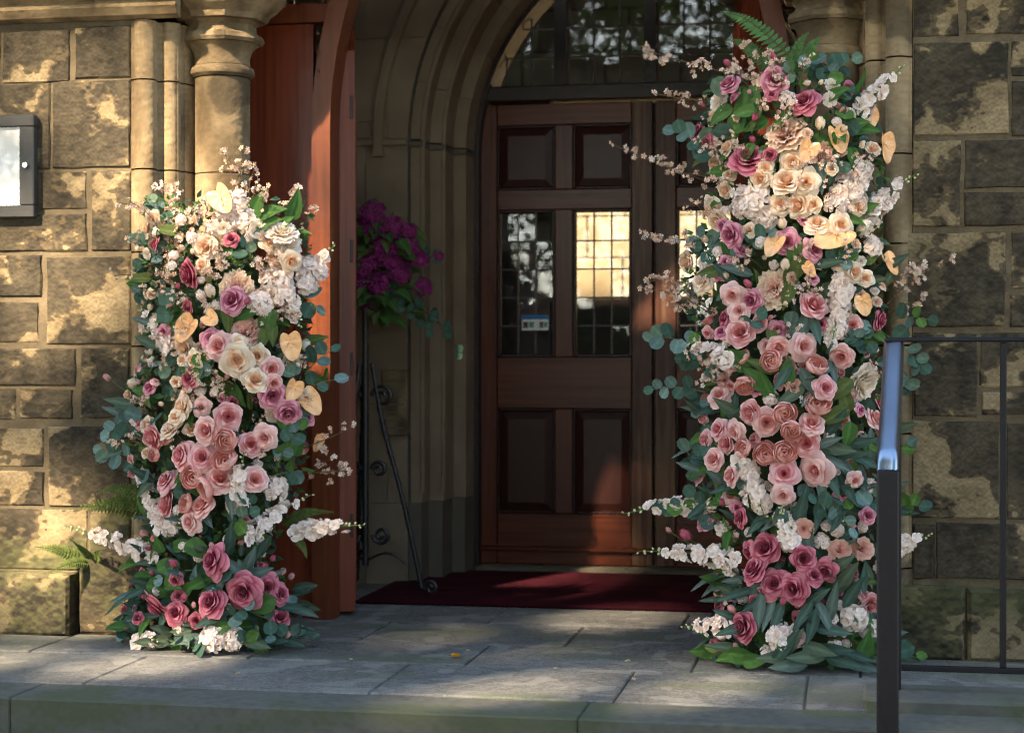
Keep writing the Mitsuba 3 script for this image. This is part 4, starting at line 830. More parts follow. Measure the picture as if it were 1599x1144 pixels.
 'leaves': [['w',-1.852,-0.155,0.212,14.0,1.0],['w',-1.876,-0.153,0.167,8.0,1.0],['w',-1.852,-0.155,0.145,-4.0,1.0],['w',-1.866,-0.199,0.118,-20.0,0.97],['w',-1.864,-0.155,0.189,18.0,1.0],['w',-2.043,-0.374,0.299,130.0,0.27],['w',-2.0,-0.334,0.317,60.0,0.53],['w',-1.977,-0.335,0.274,20.0,0.58],['w',-2.083,-0.388,0.257,250.0,0.08],['w',-2.021,-0.37,0.256,280.0,0.34],['w',-2.054,-0.373,0.525,280.0,0.11],['w',-2.005,-0.352,0.503,250.0,0.34],['w',-2.054,-0.362,0.395,70.0,0.25],['w',-2.477,-0.206,0.092,200.0,-0.96],['w',-2.439,-0.241,0.131,185.0,-0.91],['w',-2.394,-0.294,0.084,210.0,-0.8],['w',-2.404,-0.241,0.221,175.0,-0.89],['w',-2.339,-0.287,0.261,170.0,-0.77],['w',-1.974,-0.275,0.366,60.0,0.79],['w',-1.935,-0.29,0.259,40.0,0.79],['w',-2.386,-0.228,0.287,190.0,-0.92],['w',-1.902,-0.286,0.162,300.0,0.8],['w',-2.112,-0.402,0.129,200.0,-0.04],['w',-2.207,-0.389,0.049,190.0,-0.32],['w',-1.874,-0.305,0.046,-10.0,0.78],['w',-1.855,-0.219,0.066,10.0,0.94],['g',-1.946,-0.326,1.119,250.0,0.45],['g',-1.923,-0.326,1.087,280.0,0.54],['g',-1.954,-0.335,1.065,260.0,0.42],['g',-2.362,-0.229,1.078,200.0,-0.89],['g',-2.29,-0.292,1.11,160.0,-0.72],['g',-2.315,-0.276,1.144,190.0,-0.77],['g',-2.097,-0.349,1.173,250.0,-0.11],['g',-2.381,-0.24,1.345,180.0,-0.87],['g',-2.476,-0.152,1.26,170.0,-1.0],['g',-2.071,-0.357,1.13,270.0,-0.03],['g',-2.018,-0.347,1.151,200.0,0.17],['g',-2.238,-0.338,0.367,20.0,-0.53],['g',-2.17,-0.366,0.354,-20.0,-0.26],['g',-2.404,-0.24,0.232,10.0,-0.91],['g',-2.326,-0.32,0.21,-10.0,-0.69],['g',-2.166,-0.377,0.243,200.0,-0.21],['g',-1.901,-0.29,1.457,40.0,0.61],['g',-1.984,-0.313,1.522,60.0,0.34],['g',-1.873,-0.235,1.526,60.0,0.83],['g',-1.943,-0.3,1.5,30.0,0.49],['g',-1.951,-0.311,1.467,20.0,0.42],['g',-1.825,-0.167,0.934,0.0,0.99],['g',-1.876,-0.153,0.356,-40.0,1.0],['g',-2.2,-0.347,0.967,0.0,-0.41],['g',-1.894,-0.312,0.805,100.0,0.64],['g',-1.879,-0.287,0.695,40.0,0.75],['g',-1.854,-0.26,0.705,60.0,0.85],['g',-2.089,-0.403,0.097,20.0,0.02],['g',-1.96,-0.352,0.169,200.0,0.53],['g',-1.83,-0.151,1.067,20.0,1.0],['w',-1.887,-0.299,0.109,315.0,0.79],['w',-1.907,-0.341,0.039,350.0,0.63],['w',-2.339,-0.345,0.017,200.0,-0.66],['w',-1.962,-0.379,0.033,340.0,0.42],['w',-2.466,-0.234,0.051,190.0,-0.93]],
 'outline': [[-0.045,-2.206,0.356],[0.005,-2.208,0.344],[0.095,-2.21,0.323],[0.186,-2.212,0.292],[0.276,-2.209,0.247],[0.344,-2.211,0.226],[0.457,-2.184,0.257],[0.571,-2.18,0.3],[0.683,-2.194,0.339],[0.797,-2.187,0.346],[0.91,-2.178,0.344],[1.023,-2.155,0.282],[1.181,-2.155,0.301],[1.316,-2.165,0.324],[1.474,-2.146,0.3],[1.61,-2.164,0.272],[1.813,-2.169,0.207]],
}
TALL_COLUMN = {
 'flowers': [['m',-0.241,-0.309,1.899,0.0433,-0.1],['d',-0.149,-0.316,1.827,0.0411,0.25],['m',-0.393,-0.269,1.897,0.0355,-0.77],['Bd',-0.397,-0.206,1.969,0.0211,-0.91],['Bd',-0.244,-0.32,1.971,0.0144,-0.14],['N1',-0.431,-0.226,1.85,0.0358,-0.87],['N2',-0.441,-0.209,1.793,0.038,-0.84],['d',-0.506,-0.163,1.754,0.0319,-1.04],['d',-0.469,-0.203,1.716,0.0317,-0.96],['Bp',-0.539,-0.153,1.756,0.0149,-1.1],['N2',-0.212,-0.305,1.728,0.0618,-0.06],['Bc',-0.096,-0.321,1.75,0.0266,0.37],['Bd',-0.313,-0.294,1.708,0.0186,-0.44],['d',-0.325,-0.298,1.65,0.0497,-0.55],['N3',-0.08,-0.311,1.654,0.039,0.34],['c',-0.185,-0.318,1.631,0.0411,-0.07],['c',-0.203,-0.331,1.572,0.0451,-0.19],['c',-0.14,-0.347,1.562,0.0388,0.05],['c',-0.167,-0.328,1.49,0.0431,0.02],['c',-0.118,-0.336,1.493,0.0266,0.2],['c',-0.289,-0.32,1.579,0.0371,-0.5],['c',-0.224,-0.324,1.497,0.0349,-0.2],['c',-0.271,-0.316,1.614,0.0268,-0.4],['K',-0.313,-0.303,1.513,0.0559,-0.53],['K',-0.276,-0.3,1.459,0.0434,-0.34],['K',-0.353,-0.273,1.504,0.0396,-0.66],['K',-0.302,-0.3,1.559,0.031,-0.53],['K',-0.003,-0.272,1.556,0.0535,0.56],['K',0.039,-0.257,1.598,0.0433,0.72],['K',-0.042,-0.31,1.504,0.0389,0.47],['K',0.019,-0.254,1.512,0.0392,0.69],['K',0.089,-0.182,1.504,0.0354,0.96],['K',0.076,-0.196,1.458,0.0354,0.96],['c',0.031,-0.26,1.489,0.0289,0.76],['Bw',0.041,-0.259,1.42,0.0371,0.82],['c',-0.03,-0.321,1.429,0.0347,0.57],['c',-0.106,-0.324,1.434,0.0369,0.29],['Bc',-0.215,-0.343,1.432,0.0246,-0.11],['c',-0.453,-0.194,1.493,0.0381,-0.98],['c',-0.431,-0.231,1.45,0.0336,-0.87],['m',-0.412,-0.268,1.432,0.025,-0.79],['m',-0.384,-0.308,1.4,0.0373,-0.66],['m',-0.199,-0.337,1.373,0.0369,-0.01],['m',-0.114,-0.342,1.349,0.0327,0.29],['K',0.076,-0.217,1.369,0.0352,0.92],['c',-0.543,-0.151,1.323,0.0363,-1.03],['c',-0.48,-0.25,1.256,0.0336,-0.86],['Bc',-0.206,-0.366,1.298,0.0245,-0.02],['N2',-0.244,-0.327,1.228,0.0596,-0.15],['p',-0.114,-0.354,1.175,0.0448,0.28],['K',-0.024,-0.318,1.221,0.045,0.55],['K',-0.032,-0.298,1.154,0.0431,0.55],['K',-0.046,-0.316,1.102,0.0389,0.53],['K',-0.058,-0.335,1.057,0.0265,0.5],['c',0.013,-0.286,1.277,0.0308,0.68],['c',0.047,-0.275,1.259,0.0247,0.78],['p',-0.376,-0.336,1.202,0.035,-0.56],['m',-0.317,-0.335,1.187,0.035,-0.37],['p',-0.354,-0.339,1.154,0.0309,-0.47],['Bd',-0.324,-0.352,1.24,0.0205,-0.4],['p',-0.35,-0.333,1.087,0.0433,-0.46],['p',-0.224,-0.373,1.035,0.0326,-0.06],['q',-0.248,-0.385,0.994,0.0326,-0.18],['p',-0.146,-0.356,1.041,0.0367,0.2],['d',0.095,-0.199,1.125,0.0291,0.97],['q',-0.107,-0.379,0.98,0.0365,0.3],['p',-0.03,-0.319,1.004,0.0368,0.59],['N1',0.043,-0.274,0.916,0.0596,0.78],['q',-0.335,-0.35,0.916,0.0329,-0.58],['p',-0.423,-0.257,0.883,0.0335,-0.85],['N3',-0.176,-0.364,0.908,0.0306,-0.01],['p',-0.077,-0.379,0.909,0.0304,0.34],['q',-0.103,-0.363,0.858,0.0366,0.24],['p',-0.32,-0.351,0.826,0.0431,-0.49],['q',-0.205,-0.392,0.827,0.0345,-0.11],['p',-0.263,-0.359,0.797,0.0389,-0.3],['p',-0.121,-0.379,0.799,0.0386,0.17],['q',-0.183,-0.394,0.773,0.0325,-0.04],['p',-0.139,-0.369,0.731,0.0407,0.1],['p',-0.425,-0.282,0.771,0.0292,-0.81],['p',-0.368,-0.339,0.765,0.033,-0.64],['p',-0.402,-0.294,0.726,0.0312,-0.73],['p',-0.474,-0.222,0.734,0.0253,-0.94],['q',-0.338,-0.356,0.715,0.0287,-0.54],['q',-0.267,-0.358,0.697,0.0348,-0.31],['q',-0.205,-0.38,0.703,0.0366,-0.11],['p',-0.439,-0.287,0.673,0.0312,-0.83],['p',-0.113,-0.365,0.644,0.0427,0.21],['p',-0.207,-0.381,0.636,0.0387,-0.1],['p',-0.384,-0.336,0.623,0.033,-0.65],['p',0.08,-0.257,0.811,0.0329,0.85],['m',0.033,-0.312,0.837,0.0184,0.7],['K',-0.329,-0.346,0.634,0.0349,-0.48],['K',-0.301,-0.331,0.578,0.0473,-0.41],['K',-0.28,-0.346,0.532,0.0349,-0.38],['p',-0.211,-0.392,0.565,0.0305,-0.13],['K',-0.213,-0.347,0.484,0.0348,-0.19],['K',-0.196,-0.359,0.418,0.0429,-0.2],['N3',-0.145,-0.376,0.459,0.0345,0.03],['N3',-0.034,-0.329,0.394,0.0388,0.44],['N3',0.037,-0.291,0.395,0.0369,0.72],['m',-0.479,-0.176,0.465,0.0276,-1.09],['Bd',-0.411,-0.274,0.531,0.0188,-0.8],['d',-0.353,-0.319,0.486,0.0269,-0.68],['Bd',-0.536,-0.182,0.413,0.0298,-1.1],['Bp',-0.596,-0.161,0.428,0.015,-1.1],['d',-0.271,-0.351,0.395,0.0451,-0.5],['d',-0.306,-0.353,0.327,0.041,-0.6],['d',-0.242,-0.37,0.284,0.0429,-0.34],['d',-0.179,-0.399,0.272,0.0446,-0.09],['d',-0.145,-0.399,0.37,0.0364,0.01],['d',-0.079,-0.371,0.326,0.0304,0.28],['d',-0.113,-0.391,0.316,0.0283,0.15],['Bd',-0.21,-0.412,0.233,0.0182,-0.19],['d',-0.323,-0.307,0.376,0.0269,-0.68],['d',-0.343,-0.351,0.139,0.0452,-0.64],['Bp',-0.376,-0.312,0.189,0.0228,-0.81],['Bd',-0.397,-0.275,0.15,0.0188,-0.84],['K',-0.219,-0.396,0.117,0.0447,-0.19],['K',0.015,-0.329,0.177,0.0448,0.69],['p',0.066,-0.241,0.203,0.0372,0.91],['K',0.069,-0.26,0.127,0.0371,0.87],['p',0.015,-0.339,0.613,0.0244,0.64],['K',0.067,-0.255,0.588,0.0268,0.8],['m',0.055,-0.297,0.499,0.0246,0.76]],
 'spikes': [[0.033,-0.19,1.809,0.166,-0.19,1.947],[0.074,-0.195,1.479,0.207,-0.176,1.599],[0.003,-0.272,1.498,0.047,-0.267,1.638],[-0.018,-0.296,1.256,-0.061,-0.352,1.041],[-0.372,-0.31,0.996,-0.584,-0.174,1.047],[-0.48,-0.14,0.513,-0.745,-0.189,0.483],[-0.362,-0.264,0.341,-0.693,-0.191,0.36],[-0.342,-0.323,0.666,-0.27,-0.371,0.498],[-0.182,-0.359,0.396,-0.217,-0.386,0.536],[-0.368,-0.308,0.13,-0.545,-0.176,0.106],[0.116,-0.141,0.371,0.259,-0.181,0.428],[-0.213,-0.39,0.136,-0.224,-0.425,0.083],[-0.324,-0.285,1.498,-0.392,-0.249,1.578]],
 'sprigs': [[-0.37,-0.21,1.93,-0.677,-0.184,2.028],[-0.435,-0.172,1.849,-0.645,-0.165,1.885],[-0.462,-0.101,1.591,-0.782,-0.17,1.716],[-0.421,-0.219,1.389,-0.681,-0.162,1.403],[-0.305,-0.247,1.887,-0.343,-0.243,2.029],[-0.274,-0.255,1.854,-0.303,-0.288,1.985],[-0.232,-0.26,1.894,-0.261,-0.304,1.991],[-0.37,-0.21,1.631,-0.478,-0.172,1.807],[-0.392,-0.193,1.549,-0.564,-0.158,1.619],[0.117,-0.1,1.179,0.321,-0.164,1.32],[0.127,-0.101,1.148,0.232,-0.157,1.192],[0.106,-0.149,1.23,0.228,-0.157,1.292],[-0.453,-0.22,1.211,-0.671,-0.158,1.257],[-0.452,-0.228,1.147,-0.692,-0.16,1.236],[-0.408,-0.258,1.125,-0.565,-0.152,1.256],[-0.305,-0.247,1.856,-0.389,-0.232,1.944],[-0.263,-0.256,1.812,-0.292,-0.3,1.889],[-0.391,-0.204,1.675,-0.423,-0.194,1.571]],
 'eucalyptus': [[-0.119,-0.263,1.869,0.015,-0.176,1.979],[-0.16,-0.274,1.89,-0.199,-0.329,1.934],[-0.14,-0.266,1.921,-0.123,-0.3,1.967],[-0.059,-0.238,1.851,-0.008,-0.227,1.872],[0.127,-0.121,1.126,0.258,-0.18,1.124],[0.106,-0.12,1.084,0.237,-0.18,0.969],[-0.43,-0.253,1.0,-0.673,-0.179,1.075],[-0.456,-0.18,0.883,-0.668,-0.183,0.893],[-0.408,-0.264,0.979,-0.563,-0.173,1.0],[-0.457,-0.163,0.49,-0.626,-0.18,0.51],[-0.413,-0.186,0.429,-0.52,-0.172,0.553],[0.127,-0.12,0.832,0.207,-0.178,0.958],[0.126,-0.164,0.666,0.195,-0.174,0.73],[0.137,-0.121,0.495,0.231,-0.177,0.522],[-0.365,-0.283,1.291,-0.495,-0.215,1.369],[-0.408,-0.261,1.334,-0.531,-0.172,1.415],[-0.344,-0.285,1.353,-0.249,-0.35,1.399],[-0.018,-0.278,1.123,0.063,-0.247,1.041],[-0.058,-0.322,0.55,0.003,-0.345,0.451],[-0.018,-0.307,0.468,-0.117,-0.386,0.554],[0.043,-0.265,0.588,-0.057,-0.373,0.513],[0.023,-0.282,0.486,0.115,-0.218,0.565],[-0.408,-0.261,0.708,-0.51,-0.171,0.723],[-0.343,-0.306,1.083,-0.279,-0.367,1.143],[-0.178,-0.34,0.55,-0.197,-0.386,0.451],[-0.412,-0.2,1.654,-0.588,-0.176,1.756],[-0.079,-0.259,1.786,0.003,-0.278,1.74],[-0.099,-0.255,1.87,-0.058,-0.256,1.931],[0.023,-0.288,0.713,0.083,-0.285,0.734],[0.104,-0.254,0.043,0.227,-0.174,0.023],[0.085,-0.152,1.0,0.003,-0.315,1.082],[-0.476,-0.19,0.576,-0.541,-0.173,0.702],[-0.078,-0.296,1.288,0.003,-0.305,1.328],[-0.099,-0.281,1.639,-0.018,-0.311,1.61]],
 'ferns': [[-0.181,-0.246,1.967,-0.426,-0.127,2.158],[-0.192,-0.248,1.936,-0.136,-0.244,2.055],[-0.181,-0.247,1.925,-0.1,-0.193,2.047],[-0.264,-0.246,1.938,-0.413,-0.125,2.064],[-0.337,-0.228,1.807,-0.368,-0.231,1.923],[-0.264,-0.246,1.834,-0.273,-0.273,1.955],[0.003,-0.262,0.835,0.084,-0.232,0.752],[-0.078,-0.282,1.0,-0.118,-0.335,0.877],[-0.365,-0.279,0.053,-0.482,-0.12,0.014],[0.003,-0.291,0.097,0.083,-0.286,0.037],[-0.119,-0.277,1.268,-0.078,-0.303,1.164],[-0.18,-0.278,1.352,-0.21,-0.32,1.185]],
 'anthuriums': [[-0.044,-0.307,1.705,0.0902,10.0,0.51],[-0.136,-0.333,1.665,0.0819,-30.0,0.14],[0.105,-0.17,1.693,0.1002,5.0,1.0],[0.06,-0.189,1.788,0.075,0.0,0.98],[-0.052,-0.329,1.392,0.1307,-60.0,0.49],[-0.239,-0.355,1.364,0.0818,-20.0,-0.14],[0.118,-0.171,1.311,0.0835,10.0,1.0],[0.039,-0.292,1.176,0.0697,15.0,0.77],[-0.134,-0.358,1.285,0.053,40.0,0.21]],
 'leaves': [['w',0.023,-0.32,0.735,20.0,0.63],['w',0.003,-0.324,0.704,10.0,0.56],['w',0.043,-0.303,0.673,-30.0,0.7],['w',-0.037,-0.346,0.715,0.0,0.43],['w',-0.057,-0.353,0.674,-20.0,0.38],['w',-0.007,-0.325,0.643,-50.0,0.55],['w',0.033,-0.299,0.621,-70.0,0.69],['w',-0.057,-0.347,0.613,-60.0,0.4],['w',-0.087,-0.364,0.573,-80.0,0.29],['w',-0.017,-0.331,0.582,-70.0,0.52],['w',0.063,-0.29,0.713,80.0,0.75],['w',-0.077,-0.363,0.736,20.0,0.3],['w',-0.037,-0.349,0.797,45.0,0.45],['w',-0.097,-0.362,0.512,-90.0,0.23],['w',-0.037,-0.345,0.491,250.0,0.44],['w',-0.148,-0.352,1.102,250.0,0.19],['w',-0.108,-0.348,1.092,290.0,0.33],['w',-0.178,-0.353,1.082,260.0,0.1],['w',-0.188,-0.372,0.878,220.0,-0.05],['w',-0.208,-0.37,0.939,250.0,-0.1],['w',-0.127,-0.37,0.919,300.0,0.16],['w',-0.258,-0.376,0.184,250.0,-0.36],['w',-0.289,-0.369,0.193,260.0,-0.48],['w',-0.227,-0.388,0.176,255.0,-0.24],['w',-0.117,-0.397,0.15,260.0,0.18],['w',-0.077,-0.384,0.18,300.0,0.34],['w',-0.147,-0.403,0.181,240.0,0.07],['w',-0.176,-0.406,0.11,60.0,-0.04],['w',-0.206,-0.411,0.089,60.0,-0.16],['w',-0.097,-0.408,0.072,-20.0,0.2],['w',-0.057,-0.398,0.051,-30.0,0.3],['w',-0.017,-0.386,0.04,-10.0,0.41],['w',-0.136,-0.41,0.04,200.0,0.03],['w',-0.237,-0.398,0.046,190.0,-0.28],['w',0.022,-0.361,0.048,-20.0,0.56],['w',-0.057,-0.388,0.11,-30.0,0.39],['w',-0.412,-0.205,0.283,200.0,-0.96],['w',-0.437,-0.147,0.254,220.0,-1.0],['w',-0.388,-0.254,0.247,210.0,-0.87],['w',-0.364,-0.298,0.233,200.0,-0.78],['w',-0.469,-0.153,0.265,210.0,-1.0],['w',-0.3,-0.352,0.221,200.0,-0.53],['w',-0.017,-0.342,0.308,60.0,0.53],['w',-0.037,-0.353,0.349,40.0,0.44],['w',0.003,-0.333,0.266,70.0,0.63],['w',-0.057,-0.368,0.229,80.0,0.42],['w',-0.097,-0.381,0.25,40.0,0.25],['w',0.033,-0.299,0.304,100.0,0.73],['w',-0.5,-0.155,0.829,170.0,-1.0],['w',-0.453,-0.224,0.832,190.0,-0.91],['w',-0.385,-0.3,0.834,150.0,-0.7],['w',-0.363,-0.316,1.289,160.0,-0.51],['w',-0.406,-0.29,1.27,150.0,-0.64],['w',-0.038,-0.309,1.328,30.0,0.54],['w',-0.068,-0.325,1.307,10.0,0.44],['w',-0.137,-0.371,0.431,280.0,0.04],['w',-0.157,-0.373,0.532,80.0,0.03],['w',-0.341,-0.348,0.086,250.0,-0.61],['w',-0.406,-0.298,0.045,200.0,-0.8],['w',0.103,-0.298,0.029,-10.0,0.8],['w',0.167,-0.154,0.018,-15.0,1.0],['w',0.042,-0.357,0.027,-5.0,0.59],['w',-0.196,-0.409,0.028,180.0,-0.16],['w',0.136,-0.157,1.303,20.0,1.0],['w',-0.058,-0.307,1.625,80.0,0.39],['w',-0.098,-0.321,1.594,270.0,0.21],['g',-0.345,-0.282,1.821,100.0,-0.53],['g',-0.313,-0.294,1.849,90.0,-0.41],['g',-0.365,-0.28,1.749,240.0,-0.57],['g',-0.303,-0.298,1.755,200.0,-0.36],['g',-0.241,-0.307,1.846,270.0,-0.12],['g',-0.344,-0.284,1.769,30.0,-0.51],['g',-0.251,-0.305,1.671,10.0,-0.26],['g',-0.356,-0.268,1.635,150.0,-0.67],['g',0.003,-0.26,1.753,20.0,0.72],['g',0.033,-0.241,1.744,0.0,0.81],['g',-0.078,-0.3,1.698,0.0,0.38],['g',-0.179,-0.339,1.328,270.0,0.08],['g',-0.148,-0.334,1.338,290.0,0.18],['g',-0.189,-0.342,1.246,270.0,0.03],['g',-0.007,-0.33,0.755,260.0,0.54],['g',-0.037,-0.343,0.898,220.0,0.48],['g',-0.057,-0.355,0.817,200.0,0.39],['g',-0.017,-0.329,0.878,100.0,0.55],['g',-0.3,-0.349,0.938,140.0,-0.43],['g',-0.279,-0.357,0.98,150.0,-0.3],['g',-0.427,-0.283,0.625,250.0,-0.78],['g',-0.473,-0.228,0.642,200.0,-0.92],['g',-0.454,-0.206,0.071,150.0,-0.96],['g',-0.417,-0.281,0.052,170.0,-0.84],['g',-0.383,-0.325,0.029,200.0,-0.73],['g',-0.34,-0.354,0.035,-20.0,-0.6],['g',-0.298,-0.379,0.03,10.0,-0.47],['g',-0.478,-0.174,0.004,180.0,-0.99],['g',0.043,-0.331,0.084,60.0,0.7],['g',0.073,-0.271,0.096,80.0,0.86],['g',-0.198,-0.371,0.959,90.0,-0.04],['g',-0.362,-0.327,1.0,150.0,-0.55],['g',-0.198,-0.35,1.204,250.0,-0.0],['g',-0.118,-0.32,1.451,270.0,0.24],['g',-0.168,-0.342,1.286,250.0,0.1],['g',-0.269,-0.353,0.918,120.0,-0.35]],
 'outline': [[-0.032,-0.153,0.342],[0.063,-0.178,0.295],[0.169,-0.175,0.265],[0.276,-0.162,0.268],[0.383,-0.152,0.263],[0.489,-0.173,0.3],[0.595,-0.192,0.323],[0.702,-0.181,0.324],[0.808,-0.183,0.311],[0.915,-0.183,0.29],[1.021,-0.218,0.308],[1.128,-0.221,0.327],[1.235,-0.207,0.33],[1.341,-0.215,0.322],[1.469,-0.191,0.281],[1.596,-0.159,0.282],[1.768,-0.207,0.297],[1.917,-0.227,0.23],[2.067,-0.229,0.148]],
}

def flower_column(label, D, seed, top_leaf, n_round, n_willow, n_green, n_fill, n_mist):
    r = np.random.default_rng(seed)
    col = thing('flower_display', label, 'flower arrangement', 'pair of flower columns flanking the church doorway')
    O = np.array(D['outline'])
    def half(z): return np.interp(z, O[:, 0], O[:, 2])
    def mid(z): return np.interp(z, O[:, 0], O[:, 1])
    ztop = O[-1, 0]
    # mossy frame that everything is wired to
    zz = np.linspace(0.0, ztop - top_leaf[2], 26); V = []; S = 20
    for z in zz:
        for k in range(S):
            a = 2 * math.pi * k / S; w = half(z) * 0.66 * (1 + 0.12 * math.sin(3 * a + 9 * z)); V.append((mid(z) + w * math.cos(a), -0.085 + min(0.66 * w, 0.13) * math.sin(a) * 1.15, z))
    F = [[i * S + j, i * S + (j + 1) % S, (i + 1) * S + (j + 1) % S, (i + 1) * S + j] for i in range(25) for j in range(S)]
    V = np.array(V); V += r.normal(0, 0.006, V.shape); F = np.array(F); V[:, 2] = np.maximum(V[:, 2], 0.002); V[:, 1] = np.minimum(V[:, 1], -0.012)
    top_ = len(V); V = np.vstack([V, [mid(zz[-1]), -0.085, zz[-1] + 0.05]])
    F = np.vstack([F[:, [0, 1, 2]], F[:, [0, 2, 3]], [[25 * S + j, 25 * S + (j + 1) % S, top_] for j in range(S)]])
    add(col, 'moss_frame', (V, F), 'moss_mat', smooth=True)
    def place(z_lo, z_hi, depth):
        z = r.uniform(z_lo, z_hi); u = r.uniform(-0.98, 0.98); w = half(z)
        k = math.sqrt(1 - u * u); base = 1 + 0.18 * np.clip((0.4 - z) / 0.4, 0, 1)
        return np.array([mid(z) + u * w, -0.10 - 0.24 * base * k * depth, z]), u
    # dense background foliage
    parts = []
    for _ in range(3000):
        p, u = place(0.01, ztop - top_leaf[0], r.uniform(0.45, 0.86)); n = outward(u) + r.normal(0, 0.5, 3); M = leaf_frame(r.normal(0, 1, 3) + np.array([u, -0.4, 0.1]), n)
        s = r.uniform(0.022, 0.045); c0 = np.array([(0.050, 0.105, 0.040), (0.060, 0.115, 0.075), (0.045, 0.080, 0.060), (0.07, 0.13, 0.04)][r.integers(4)]) * r.uniform(0.7, 1.3)
        q = np.array([(0, 0, 0), (0.28, 0.4, 0.08), (0, 0.5, 0), (-0.28, 0.4, 0.08), (0, 1, -0.1)]) * s
        parts.append((q @ M.T + p, np.array([[0, 1, 2], [0, 2, 3], [1, 4, 2], [2, 4, 3]]), np.tile(c0, (5, 1))))
    v, f, c = join(parts); add(col, 'background_foliage', (v, f), 'leaf', color=c, stuff=True, smooth=True)
    for kind, nm, n, s0, s1 in (('w', 'willow_leaf', n_willow, 0.07, 0.13), ('e', 'eucalyptus_leaf', n_round, 0.045, 0.075), ('g', 'ruscus_leaf', n_green, 0.06, 0.10)):
        for _ in range(n):
            zlo, zhi = (0.02, ztop * 0.62) if kind == 'w' else (0.02, ztop - top_leaf[1])
            p, u = place(zlo, zhi, r.uniform(0.72, 0.96)); d = np.array([u * 0.9 + r.normal(0, 0.6), -0.35 + r.normal(0, 0.2), r.normal(-0.15, 0.7)])
            put(col, nm, kind, p, leaf_frame(d, outward(u, 0.45) + r.normal(0, 0.3, 3)), r.uniform(s0, s1))
    for k, x, y, z, an, u in D['leaves']:
        a = math.radians(an); s = r.uniform(0.115, 0.15) if k == 'w' else r.uniform(0.085, 0.12)
        d = np.array([math.cos(a), -0.25, math.sin(a)]); p = np.array([x, y, z]) - d * s * 0.5
        if z < 0.12: d[2] = max(d[2], -0.12); p[2] = max(p[2], 0.03)
        put(col, 'willow_leaf' if k == 'w' else 'ruscus_leaf', k, p, leaf_frame(d, outward(u, 0.35) + r.normal(0, 0.2, 3)), s)
    for x0, y0, z0, x1, y1, z1 in D['ferns']:
        v, f, c = fern((x0, y0, z0), (x1, y1, z1), r, (0.085, 0.165, 0.055) if z1 > 1.2 else (0.075, 0.105, 0.03)); add(col, 'fern_frond', (v, f), 'leaf', color=c, smooth=True)
    for x0, y0, z0, x1, y1, z1 in D['eucalyptus']:
        e = f"{fresh('eucalyptus_sprig', col)}"; THINGS.add(e)
        P = curve((x0, y0, z0), (x1, y1, z1), r.uniform(0.02, 0.12), r, 10); P[:, 2] = np.maximum(P[:, 2], 0.012); L = np.linalg.norm(P[-1] - P[0])
        add(e, 'stem', tube(P, np.linspace(0.0026, 0.0012, 10), 5), 'green_stem', smooth=True)
        n = max(3, int(L / 0.028))
        for i in range(n):
            t = 0.25 + 0.75 * (i + 0.5) / n; q = P[int(t * 9)]; d = P[min(9, int(t * 9) + 1)] - P[max(0, int(t * 9) - 1)]; d /= np.linalg.norm(d) + 1e-9
            sd = np.cross(d, [0.1, -1, 0.1]); sd /= np.linalg.norm(sd)
            dirn = sd * (1 if i % 2 else -1) + d * 0.5 + np.array([0, -0.25, 0]) + r.normal(0, 0.25, 3)
            if i == n - 1: dirn = d
            p = q.copy(); s = r.uniform(0.045, 0.068) * (1.1 - 0.35 * t)
            if p[2] < 0.06: dirn[2] = abs(dirn[2]) * 0.4 + 0.1
            put(e, 'leaf', 'e', p, leaf_frame(dirn, np.array([r.normal(0, 0.5), -1, r.normal(0.45, 0.4)])), s)
    for x0, y0, z0, x1, y1, z1 in D['spikes']:
        e = fresh('stock_spike', col); THINGS.add(e)
        P = curve((x0, y0, z0), (x1, y1, z1), 0.03, r, 14); L = np.linalg.norm(P[-1] - P[0])
        add(e, 'stem', tube(P, np.linspace(0.0045, 0.0015, 14), 5), 'green_stem', smooth=True)
        n = max(5, int(L / 0.0105)); ax = (P[-1] - P[0]) / L
        for i in range(n):
            t = (i + 0.5) / n; q = P[min(13, int(round(t * 13)))] ; a = i * 2.4 + r.uniform(-0.4, 0.4)
            M0 = frame(ax, 0); side = M0[:, 0] * math.cos(a) + M0[:, 1] * math.sin(a)
            if np.dot(side, [0, -1, 0.2]) < -0.55: side = -side
            if t < 0.70:
                s = 0.027 * (1.10 - 0.55 * t) * r.uniform(0.85, 1.15)
                put(e, 'floret', 'floret', q + side * 0.022 * (1.15 - 0.7 * t) + ax * r.normal(0, 0.006), frame(side + ax * 0.35 + r.normal(0, 0.15, 3), r.uniform(0, 6)), s)
            else:
                s = 0.0088 * (1.35 - 0.85 * t) * 1.5
                put(e, 'bud', 'budlet', q + side * 0.004, frame(side + ax * 0.9, 0), s * 0.7)
    for x0, y0, z0, x1, y1, z1 in D['sprigs']:
        e = fresh('blossom_sprig', col); THINGS.add(e)
        P = curve((x0, y0, z0), (x1, y1, z1), r.uniform(-0.05, 0.12), r, 14); L = np.linalg.norm(P[-1] - P[0])
        tw = [tube(P, np.linspace(0.0026, 0.0011, 14), 5)]; ctr = [P[-1], P[-1] + r.normal(0, 0.006, 3)]
        for i in range(max(4, int(L / 0.020))):
            t = r.uniform(0.22, 1.0); q = P[int(t * 13)]; ln = r.uniform(0.015, 0.045) * (1.1 - 0.5 * t)
            d = (P[-1] - P[0]) / L * 0.6 + r.normal(0, 0.7, 3); d /= np.linalg.norm(d); tip = q + d * ln
            tw.append(tube([q, q + d * ln * 0.6 + [0, 0, 0.002], tip], 0.0009, 4))
            for _ in range(r.integers(2, 5)): ctr.append(tip + r.normal(0, 0.0055, 3))
        add(e, 'stem', cat(tw), 'twig', smooth=True)
